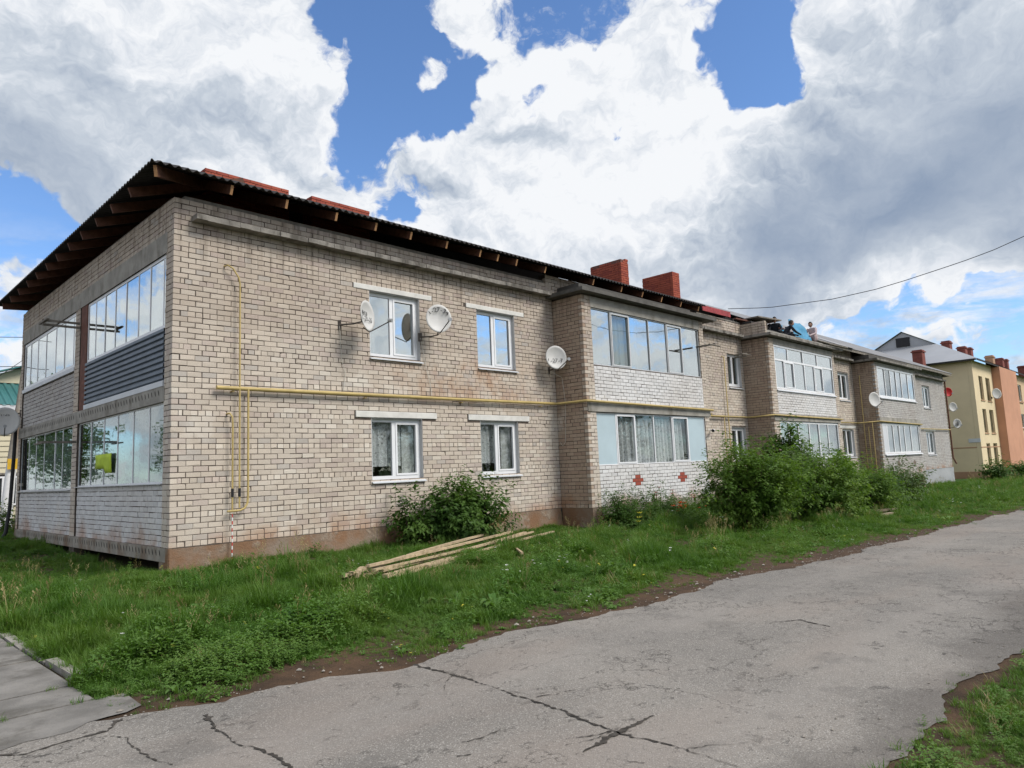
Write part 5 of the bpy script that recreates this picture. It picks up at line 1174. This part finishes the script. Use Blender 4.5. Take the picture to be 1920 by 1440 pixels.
for k in range(2): proto('h_dry_%d' % k, blades(16, .06, .22, .0026, .07, 1.0, rs), 'dry')
def seedheads(rs):
    V = []; T = []
    for s_ in range(4):
        a = rs.uniform(0, 6.28); h = rs.uniform(.28, .46); x0, y0 = rs.uniform(-.06, .06), rs.uniform(-.06, .06); lx, ly = math.cos(a)*h*.22, math.sin(a)*h*.22; o = len(V)
        for t in (0, .5, .8): V += [(x0+lx*t*t-.0014, y0+ly*t*t, h*t), (x0+lx*t*t+.0014, y0+ly*t*t, h*t)]
        T += [(o, o+1, o+3), (o, o+3, o+2), (o+2, o+3, o+5), (o+2, o+5, o+4)]
        for k in range(9):
            t = .78+.22*k/8; b = k*2.4; x, y, z = x0+lx*t*t, y0+ly*t*t, h*t; l = .022*(1.2-abs(t-.88)*4); o = len(V); V += [(x, y, z), (x+math.cos(b)*l+.003, y+math.sin(b)*l, z+l), (x+math.cos(b)*l-.003, y+math.sin(b)*l, z+l*1.5)]; T.append((o, o+1, o+2))
    return V, T
for k in range(2): proto('i_seed_%d' % k, seedheads(rs), 'dry')
def daisy(rs):
    V = []; T = []
    for s_ in range(3):
        x, y, z = rs.uniform(-.08, .08), rs.uniform(-.08, .08), rs.uniform(.08, .18)
        for k in range(7):
            b = k*.9; o = len(V); r_ = .016; V += [(x, y, z), (x+math.cos(b)*r_, y+math.sin(b)*r_, z+.003), (x+math.cos(b+.6)*r_, y+math.sin(b+.6)*r_, z+.003)]; T.append((o, o+1, o+2))
    return V, T
proto('j_daisy', daisy(rs), 'petal_white'); proto('k_dandelion', daisy(rs), 'petal_yellow')
def scatter(name, P, idx, scl, label):
    n = len(P); me = bpy.data.meshes.new(name); me.vertices.add(n); me.vertices.foreach_set('co', np.asarray(P, np.float32).ravel())
    a = me.attributes.new('pick', 'INT', 'POINT'); a.data.foreach_set('value', np.asarray(idx, np.int32))
    a = me.attributes.new('scl', 'FLOAT', 'POINT'); a.data.foreach_set('value', np.asarray(scl, np.float32))
    rot = np.stack([rng.normal(0, .10, n), rng.normal(0, .10, n), rng.uniform(0, 6.28, n)], -1)
    a = me.attributes.new('rot', 'FLOAT_VECTOR', 'POINT'); a.data.foreach_set('vector', rot.astype(np.float32).ravel())
    o = bpy.data.objects.new(name, me); COL.objects.link(o)
    ng = bpy.data.node_groups.new(name, 'GeometryNodeTree'); ng.interface.new_socket('Geometry', in_out='INPUT', socket_type='NodeSocketGeometry'); ng.interface.new_socket('Geometry', in_out='OUTPUT', socket_type='NodeSocketGeometry')
    nd = ng.nodes; gi = nd.new('NodeGroupInput'); go = nd.new('NodeGroupOutput'); ci = nd.new('GeometryNodeCollectionInfo'); ci.inputs[0].default_value = protos
    ci.inputs['Separate Children'].default_value = True; ci.inputs['Reset Children'].default_value = True
    ip = nd.new('GeometryNodeInstanceOnPoints'); ip.inputs['Pick Instance'].default_value = True
    def at(nm, ty):
        x = nd.new('GeometryNodeInputNamedAttribute'); x.data_type = ty; x.inputs[0].default_value = nm; return x.outputs[0]
    L = ng.links.new; L(gi.outputs[0], ip.inputs['Points']); L(ci.outputs[0], ip.inputs['Instance']); L(at('pick', 'INT'), ip.inputs['Instance Index'])
    er = nd.new('FunctionNodeEulerToRotation'); L(at('rot', 'FLOAT_VECTOR'), er.inputs[0]); L(er.outputs[0], ip.inputs['Rotation']); L(at('scl', 'FLOAT'), ip.inputs['Scale']); L(ip.outputs[0], go.inputs[0])
    md = o.modifiers.new('scatter', 'NODES'); md.node_group = ng
    return tag(o, label, 'grass', kind='stuff')
def in_view(P, mg=140):
    d = P-CAM; z = d@_f; u = 960+F_PX*(d@_r)/z; v = 720-F_PX*(d@_u)/z
    return (z > .3) & (u > -mg) & (u < 1920+mg) & (v < 1440+mg)
def val_noise(x, y, f, seed):
    r = np.random.default_rng(seed); s = 0
    for k in range(5): a, b, c = r.uniform(-1, 1)*f*1.6, r.uniform(-1, 1)*f*1.6, r.uniform(0, 6.28); s = s+np.sin(a*x+b*y+c)
    return s/2.2
def grass_points(n, x0, x1, y0, y1, keep):
    x = rng.uniform(x0, x1, n); y = rng.uniform(y0, y1, n); P = np.stack([x, y, zg(x, y)], -1); P = P[in_view(P)]
    return P[keep(P[:, 0], P[:, 1], rng.random(len(P)))]
def lawn_edge(x): return np.interp(x, sx, ge+wob(sx*2, 8, .05))
inside = lambda x, y: ((y > -.02) & (x > .0)) | ((y > -1.05) & (((x > 10.13) & (x < 16.5)) | ((x > 21.33) & (x < 27.9)) | ((x > 33.2) & (x < 40))))
def keep_lawn(x, y, r):
    e = lawn_edge(x); ok = (y > e-.26+.16*rng.normal(size=len(x))) & ~inside(x, y) & (x > -2.80-.38*np.clip((-5.9-y)/.7, 0, 1)*(y > -7.0)-.05*rng.random(len(x)))
    d = np.hypot(x-CAM[0], y-CAM[1]); dens = np.clip((7.5/d)**1.25, .06, 1)
    bare = np.clip(1.4-((x-3.3)/2.2)**2-((y+.9)/.75)**2, 0, 1)*.75
    pile = np.clip(np.abs((y+2.45)-(x-4.4)*.40)/.55, .12, 1); pile = np.where((x > 1.2) & (x < 8.2), pile, 1)
    near_edge_thin = np.clip((y-e+.15)/.35, .3, 1); soil = np.where(val_noise(x, y, 2.6, 4)+.6*val_noise(x, y, 6, 5) > .9, .35, 1)
    under = np.clip(np.hypot(x-11.2, y+4.0)/1.3, .15, 1)
    return ok & (r < dens*(1-bare)*pile*near_edge_thin*soil*under)
P = np.concatenate([grass_points(150000, -2.9, 16, -7.9, .1, keep_lawn), grass_points(30000, -2.9, .4, 0, 13, keep_lawn), grass_points(150000, 10, 26, -8.6, .1, keep_lawn), grass_points(60000, 24, 62, -9, .1, lambda x, y, r: ~inside(x, y) & (y > near_edge(x)+.25) & (r < np.clip(20/x, .25, 1)))])
x, y = P[:, 0], P[:, 1]; d = np.hypot(x-CAM[0], y-CAM[1]); tall = val_noise(x, y, 1.1, 21)+.5*val_noise(x, y, 3.0, 22)
edge = np.clip((y-lawn_edge(x))/1.5, 0, 1); lush = np.clip(1.5-np.hypot(x+1.3, (y+6.3)*1.3)/1.25+.5*val_noise(x, y, 2.2, 93), 0, 1)
r = rng.random(len(P)); hgt = tall*.5+edge*.9-.35+rng.normal(0, .35, len(P))+np.clip((x < 1.5)*1.0, 0, 1)*.35*(y < 0)
g = np.where(hgt > 1.15, 8, np.where(hgt > .15, 4, 0)); idx = g+rng.integers(0, 100, len(P)) % np.where(g == 8, 3, 4)
broad = val_noise(x, y, 1.4, 31)
pick = (r < .07+.12*(broad > .4)); idx = np.where(pick, 11+rng.integers(0, 3, len(P)), idx)
pick = (r > .9985-.002*(broad > .9)); idx = np.where(pick, 14+rng.integers(0, 2, len(P)), idx)
pick = (rng.random(len(P)) < np.maximum(.45*np.clip(lush, 0, 1)*(val_noise(x, y, 2.6, 77) > -.3), .15*(val_noise(x, y, 1.7, 41) > .75))); idx = np.where(pick, np.where(rng.random(len(P)) < .5, 16+rng.integers(0, 3, len(P)), 19+rng.integers(0, 4, len(P))), idx)
pick = rng.random(len(P)) < .012+.05*(broad > .6); idx = np.where(pick, 19+rng.integers(0, 4, len(P)), idx)
scl = rng.uniform(.75, 1.2, len(P))*np.clip((d/9)**.35, 1, 2.0)*np.clip(.6+.35*edge+.12*lush, .6, 1.0)*np.clip(.85+.45*val_noise(x, y, 3.6, 91)+.3*val_noise(x, y, 7.5, 92), .45, 1.75)*np.where(x > 6, .85, 1)*np.where((y > -2.6) & (x > 1.5), .7, 1)*np.where((y > -.9) & (x < 1.5), .6, 1)
q1 = rng.random(len(P)); idx = np.where(q1 < .012+.02*(val_noise(x, y, 3, 61) > .8), 23+rng.integers(0, 2, len(P)), idx); idx = np.where((q1 > .9965) & (edge > .5), 25+rng.integers(0, 2, len(P)), idx)
q2 = rng.random(len(P)); idx = np.where(q2 < .0018, 27, np.where(q2 > .9994, 28, idx))
scatter('grass', P, idx, scl, 'dense green lawn of grass and weeds between road and brick block')
kr = lambda x, y, r: (y < far_edge(x)-.22+.11*rng.normal(size=len(x))) & (r < .9)
P = grass_points(60000, -2.5, 9, -15, -11.1, kr); x, y = P[:, 0], P[:, 1]
idx = np.where(rng.random(len(P)) < .78, rng.integers(0, 4, len(P)), np.where(rng.random(len(P)) < .55, rng.integers(4, 8, len(P)), np.where(rng.random(len(P)) < .4, rng.integers(23, 25, len(P)), rng.integers(16, 23, len(P)))))
scatter('right_grass', P, idx, rng.uniform(.42, .8, len(P))*np.clip(.9+.4*val_noise(x, y, 5, 95), .5, 1.4), 'short green grass in the lower right corner')
# ------------------------------------------------------------------ bushes
def leaves(C, N_, size, droop, rs_np, four=True, length=1.0):
    """leaf blades at points C with outward normals N_"""
    n = len(C); a = rs_np.uniform(0, 6.28, n); ax = np.stack([np.cos(a), np.sin(a), rs_np.uniform(-.5, .4, n)-droop], -1)+N_*.7; ax /= np.linalg.norm(ax, axis=1, keepdims=True)
    up = np.array([0, 0, 1.0])+N_*.6+rs_np.normal(0, .35, (n, 3)); sd_ = np.cross(ax, up); sd_ /= np.maximum(1e-6, np.linalg.norm(sd_, axis=1, keepdims=True)); nn = np.cross(sd_, ax)
    L = size*length*rs_np.uniform(.7, 1.25, n)[:, None]; Wd = L*rs_np.uniform(.24, .34, n)[:, None]
    p0 = C; p1 = C+ax*L*.42+sd_*Wd+nn*Wd*.35; p2 = C+ax*L-np.array([0, 0, 1])*L*.18; p3 = C+ax*L*.42-sd_*Wd+nn*Wd*.35; pm = C+ax*L*.5
    V = np.stack([p0, p1, p2, p3, pm], 1).reshape(-1, 3); b = np.arange(n)[:, None]*5
    T = np.concatenate([b+np.array([[0, 1, 4]]), b+np.array([[1, 2, 4]]), b+np.array([[2, 3, 4]]), b+np.array([[3, 0, 4]])], 1).reshape(-1, 3)
    return V, T
def bush(name, base, rx, ry, top, n_stem, n_clu, per, lsize, mat, label, seed, zmin=.12, droop=.3, cat='bush', shape=1.0, grp=None, spiky=0.0):
    rn = np.random.default_rng(seed); bz = float(zg(base[0], base[1])); H = top-bz; root = tag(empty(name, (base[0], base[1], bz)), label, cat, grp)
    st = MB(); tips = []
    for k in range(n_stem):
        a = rn.uniform(0, 6.28); rr_ = math.sqrt(rn.random()); hh = H*(rn.uniform(.55, .97) if rr_ > .5 else rn.uniform(.75, 1.0)); tx, ty = rx*rr_*math.cos(a)*.85, ry*rr_*math.sin(a)*.85
        q0 = Vector((base[0]+rn.normal(0, .12)*rx*.5, base[1]+rn.normal(0, .12)*ry*.5, bz-.05)); q2 = Vector((base[0]+tx, base[1]+ty, bz+hh*(1-.35*rr_**3*shape)))
        q1 = q0.lerp(q2, .5)+Vector((0, 0, H*.12)); st.tube([q0, q0.lerp(q1, .5)*.5+q0.lerp(q1, .5)*.5, q1, q1.lerp(q2, .6)+Vector((0, 0, H*.03)), q2], [.016*H, .013*H, .010*H, .006*H, .002*H], 5); tips.append((q0, q1, q2))
    st.build('stem', MATS['bark'], root)
    C = []; Nn = []
    for k in range(n_clu):
        q0, q1, q2 = tips[rn.integers(len(tips))]; t = rn.beta(2.2, 1.1); p = (q0.lerp(q1, t*2) if t < .5 else q1.lerp(q2, t*2-1)); sp = (.20*rx+.16*min(1, rx/.6))*(1.1-spiky*t*.8)
        c = np.array(p)+rn.normal(0, 1, 3)*np.array([sp, sp*ry/rx, sp*.7])*.75
        if c[2] < bz+zmin: c[2] = bz+zmin+rn.random()*.25
        o = c-np.array([base[0], base[1], bz+H*.35]); o = o/np.array([rx, ry, H*.6]); ln = np.linalg.norm(o); o = o/max(1e-6, ln)
        tw = rn.normal(0, 1, 3)*.5+o; tw /= np.linalg.norm(tw); m_ = per+rn.integers(-3, 4)
        tt = rn.uniform(-1, 1, m_); C.append(c+tw*tt[:, None]*lsize*1.6+rn.normal(0, lsize*.45, (m_, 3))); Nn.append(np.repeat(o[None], m_, 0))
    C = np.concatenate(C); Nn = np.concatenate(Nn); C[:, 2] = np.maximum(C[:, 2], bz+.03)
    if -2.2 < base[1] < 1 and base[0] < 45: C[:, 1] = np.minimum(C[:, 1], (-.04 if base[0] < 9 else -.06))
    V, T = leaves(C, Nn, lsize, droop, rn); obj('foliage', mesh_np('foliage', V, T, MATS[mat], tri=True), root); return root
def topz(px, py, y): return float(hit(px, py, 1, y)[2])
bush('leafy_shrub', (5.75, -.80), 1.3, .75, topz(850, 908, -.8), 20, 620, 14, .115, 'bush_dark', 'leafy dark shrub against the brick wall behind the planks', 11, .1, .45)
bush('leafy_shrub', (4.65, -.55), .34, .34, topz(750, 918, -.5), 4, 70, 11, .10, 'bush_dark', 'thin upright sprig left of the shrub by the wall', 12, .1, .5, spiky=.6)
bush('round_bush', (11.0, -5.0), 1.3, 1.15, topz(1425, 836, -5.1), 30, 1350, 16, .085, 'bush_light', 'largest round green bush, left of the group before the second bay', 13, .05, .25)
bush('round_bush', (14.5, -5.3), 1.55, 1.05, topz(1555, 856, -5.3), 26, 1150, 15, .085, 'bush_light', 'middle broad bush right of the largest round one', 14, .05, .25)
bush('round_bush', (19.4, -5.1), 1.2, .9, topz(1648, 882, -5.1), 14, 380, 13, .09, 'bush_dark', 'dark bush behind the lower one at the right of the group', 25, .05, .25)
bush('round_bush', (17.2, -5.5), 1.2, .9, topz(1610, 885, -5.3), 14, 420, 13, .08, 'bush_light', 'lower dense bush at the right of the middle one', 15, .05, .25)
bush('pale_shrub', (23.0, -4.6), 1.5, 1.0, topz(1680, 878, -4.6), 16, 420, 12, .11, 'bush_pale', 'pale silvery shrub at the right end of the bush group', 16, .05, .3)
bush('young_ash', (20.2, -1.9), .8, .6, topz(1437, 772, -1.9), 9, 300, 12, .17, 'bush_dark', 'tall dark ash sapling behind the round bush by the second bay', 17, .3, .5, spiky=.3, cat='sapling')
bush('young_ash', (18.6, -3.2), .6, .5, topz(1490, 810, -3.2), 6, 160, 11, .16, 'bush_pale', 'pale feathery sapling in front of the second bay windows', 18, .3, .5, spiky=.5, cat='sapling')
bush('young_ash', (25.0, -2.0), .9, .5, topz(1590, 842, -2.0), 8, 200, 10, .16, 'bush_light', 'light green sapling before the lower windows right of the second bay', 19, .3, .5, spiky=.4, cat='sapling')
bush('garden_sapling', (55.2, -1.6), .9, .8, topz(1802, 872, -1.6), 6, 150, 11, .20, 'bush_dark', 'small dark sapling by the end of the brick block', 20, .25, .3, cat='sapling')
bush('garden_sapling', (57.5, -2.6), .9, .8, topz(1840, 872, -2.6), 6, 110, 10, .20, 'bush_dark', 'small thin sapling before the yellow block', 21, .25, .3, cat='sapling', spiky=.5)
bush('weed_clump', (.3, 14.2), .7, .6, .55, 7, 150, 10, .09, 'bush_light', 'tangled weeds at the far left corner of the block', 22, .02, .2, cat='weeds')
bush('weed_clump', (2.55, -.35), .22, .18, topz(612, 1020, -.35), 4, 34, 8, .05, 'bush_dark', 'small dark weed at the foot of the plinth', 23, .02, .2, cat='weeds')
# burdock and dock plants that stand out in the lawn
def big_leaf_plant(px, py, n, L, label, mat='weed'):
    p = gpt(px, py); rr_ = random.Random(int(px)); V, T = rosette(n+5, L*.7, L*.11, rr_, .8); V = [(p.x+a, p.y+b, p.z+c) for a, b, c in V]
    return tag(obj('burdock', mesh_np('burdock', V, T, MATS[mat], tri=True, smooth=True)), label, 'plant')
big_leaf_plant(60, 1130, 9, .36, 'broad-leaved burdock at the left of the lawn')
big_leaf_plant(930, 1150, 11, .34, 'dark broad-leaved dock clump in the lawn by the road')
big_leaf_plant(860, 1140, 9, .28, 'broad-leaved dock just left of the dark clump')
big_leaf_plant(1000, 1080, 8, .26, 'small broad-leaved weed right below the plank ends')
# ------------------------------------------------------------------ flower bed before the nearest bay
def flower(px, py, y, h, mat, nb, label, seed, r=.05, leafy=10):
    rn = random.Random(seed); t = Vector(hit(px, py, 1, y)); bz = float(zg(t.x, t.y)); root = tag(empty('flower_plant', (t.x, t.y, bz)), label, 'flower', 'flower bed by the nearest bay')
    sm = MB(); lm = MB(); fm = MB()
    for k in range(nb):
        a = rn.uniform(0, 6.28); tip = t+Vector((rn.gauss(0, .10), rn.gauss(0, .06), rn.gauss(0, .05))) if nb > 1 else t
        ft = Vector((t.x+rn.gauss(0, .05), t.y+rn.gauss(0, .03), bz)); sm.tube([ft, ft.lerp(tip, .6)+Vector((.02, 0, 0)), tip], .005, 5)
        for j in range(6):
            b = a+j*1.047; dd = Vector((math.cos(b), math.sin(b)*.7, .45)); e = Vector((-math.sin(b), math.cos(b), 0))*r*.35
            fm.add([tip, tip+dd*r*.6+e, tip+dd*r*1.25, tip+dd*r*.6-e], [(0, 1, 2, 3)])
        for j in range(leafy):
            q_ = ft.lerp(tip, rn.uniform(.05, .8)); b = rn.uniform(0, 6.28); dd = Vector((math.cos(b), math.sin(b), .4)); e = Vector((-math.sin(b), math.cos(b), 0))*.012; l = rn.uniform(.08, .16)
            lm.add([q_, q_+dd*l*.5+e, q_+dd*l, q_+dd*l*.5-e], [(0, 1, 2, 3)])
    sm.build('stem', MATS['weed'], root); lm.build('leaf', MATS['bush_dark'], root); fm.build('petal', MATS[mat], root)
flower(1275, 951, -2.70, .6, 'petal_orange', 14, 'orange-red lilies massed under the right part of the bay', 1, .07)
flower(1235, 921, -2.55, .9, 'petal_pink', 3, 'tall pinkish bloom under the left brick cross', 2, .06)
flower(1262, 922, -2.55, .9, 'petal_pink', 2, 'tall pinkish bloom between the brick crosses', 3, .05)
flower(1302, 930, -2.55, .9, 'petal_pink', 4, 'tall reddish bloom under the right brick cross', 4, .06)
flower(1193, 969, -2.85, .4, 'petal_yellow', 3, 'bright yellow flower at the left of the flower bed', 5, .07)
flower(1318, 950, -2.95, .6, 'petal_orange', 2, 'single orange lily beside the largest bush', 6, .05)
flower(1352, 975, -3.55, .5, 'petal_white', 4, 'white blossoms at the foot of the largest bush', 7, .035)
flower(1258, 958, -2.95, .4, 'petal_white', 2, 'small white flowers left of the orange lilies', 8, .03)
for i, (px, py, yy, w, lb) in enumerate(((1160, 945, -1.6, .45, 'leafy flower-bed clump at the left end of the nearest bay'), (1225, 940, -1.6, .4, 'leafy flower-bed clump under the left brick cross'), (1255, 965, -2.2, .5, 'low dark clump in the middle of the flower bed'), (1330, 955, -2.0, .55, 'dark clump between flower bed and largest bush'), (1180, 985, -2.0, .5, 'low dark clump before the yellow flower'), (1315, 990, -3.0, .75, 'dark clump hugging the left foot of the largest bush'), (1215, 985, -2.3, .6, 'low dark clump right of the yellow flower'), (1290, 985, -2.6, .6, 'low rust-tinted clump in front of the lilies'))):
    bush('bedding_plant', (float(hit(px, py, 1, yy)[0]), yy), w*1.35, .38, topz(px, py-26, yy), 12, 260, 12, .062, 'bush_dark', lb, 40+i, .02, .2, cat='plant')
# ------------------------------------------------------------------ trees across the street and beyond the yard, seen mirrored in the panes
def tree(loc, H, label, seed, src=None):
    bz = float(base_z(loc[0])); root = tag(empty('broadleaf_tree', (loc[0], loc[1], bz)), label, 'tree', 'trees mirrored in the window panes')
    if src:
        for ch in src.children:
            c = ch.copy(); COL.objects.link(c); c.parent = root; c.matrix_parent_inverse = Matrix.Translation(-Vector(src.location))
        root.rotation_euler.z = seed; return root
    rn = np.random.default_rng(seed); t = MB(); b = Vector((loc[0], loc[1], bz)); t.tube([b, b+Vector((.1, 0, H*.2)), b+Vector((.05, .1, H*.45)), b+Vector((.1, 0, H*.85))], [.22, .17, .12, .03], 8); C = []; Nn = []
    for k in range(11):
        a = k*2.4; z = H*(.22+.055*k); e = b+Vector((math.cos(a)*H*.26*(1.15-.07*k), math.sin(a)*H*.26*(1.15-.07*k), z+H*.16)); s0 = b+Vector((.05, 0, z)); t.tube([s0, s0.lerp(e, .5)+Vector((0, 0, .2)), e], [.07, .05, .015], 6)
        for j in range(34):
            u = rn.beta(2.5, 1); c = np.array(s0.lerp(e, u))+rn.normal(0, H*.055, 3); n_ = 13; C.append(c+rn.normal(0, .22, (n_, 3))); o = rn.normal(0, 1, 3); Nn.append(np.repeat((o/np.linalg.norm(o))[None], n_, 0))
    t.build('trunk', MATS['bark'], root); V, T = leaves(np.concatenate(C), np.concatenate(Nn), .22, .3, rn); obj('crown', mesh_np('crown', V, T, MATS['bush_dark'], tri=True), root); return root
t0 = tree((19, -21), 8.0, 'tree across the road mirrored in the left lower window', 5)
for k, (x, y, lb) in enumerate(((26, -19.5, 'tree across the road mirrored in the right lower window'), (33, -17.5, 'tree beyond the road mirrored in the lower bay panes'), (-6.5, 36, 'yard tree mirrored in the right lower balcony panes'), (-9, 46, 'yard tree mirrored in the left lower balcony panes'), (-17, 44, 'outer yard tree mirrored in the balcony panes'))): tree((x, y), 8, lb, 1.1*k+.5, t0)
# lime green patch set just outside the lower balcony panes
m = MB(); c = hit(193, 866, 0, .02); V = [(.02+.01*math.sin(i*1.7+j), float(c[1])+.55-1.1*i/6, float(c[2])+.16-.30*j/3-(.10 if i > 3 and j > 1 else 0)) for i in range(7) for j in range(4)]
m.add(V, [(i*4+j, i*4+j+1, (i+1)*4+j+1, (i+1)*4+j) for i in range(6) for j in range(3)], True); o = tag(m.build('lime_patch', MATS['lime_patch']), 'lime green patch at the lower balcony panes near the corner', 'cloth'); o.modifiers.new('thick', 'SOLIDIFY').thickness = .01
# tufts rooted in the joints of the path and along its kerb
pj = []
for yj in ye[1:9]:
    for k in range(2): pj.append((-2.95-abs(rng.normal(0, .35)), yj+rng.normal(0, .02)))
for k in range(110): pj.append((-2.83+rng.normal(0, .05), rng.uniform(-6.4, 6)))
pj = np.array(pj); P = np.stack([pj[:, 0], pj[:, 1], np.full(len(pj), -.455)], -1)
scatter('joint_grass', P, rng.integers(0, 4, len(P)), rng.uniform(.35, .8, len(P)), 'sparse grass tufts in the joints of the concrete path')
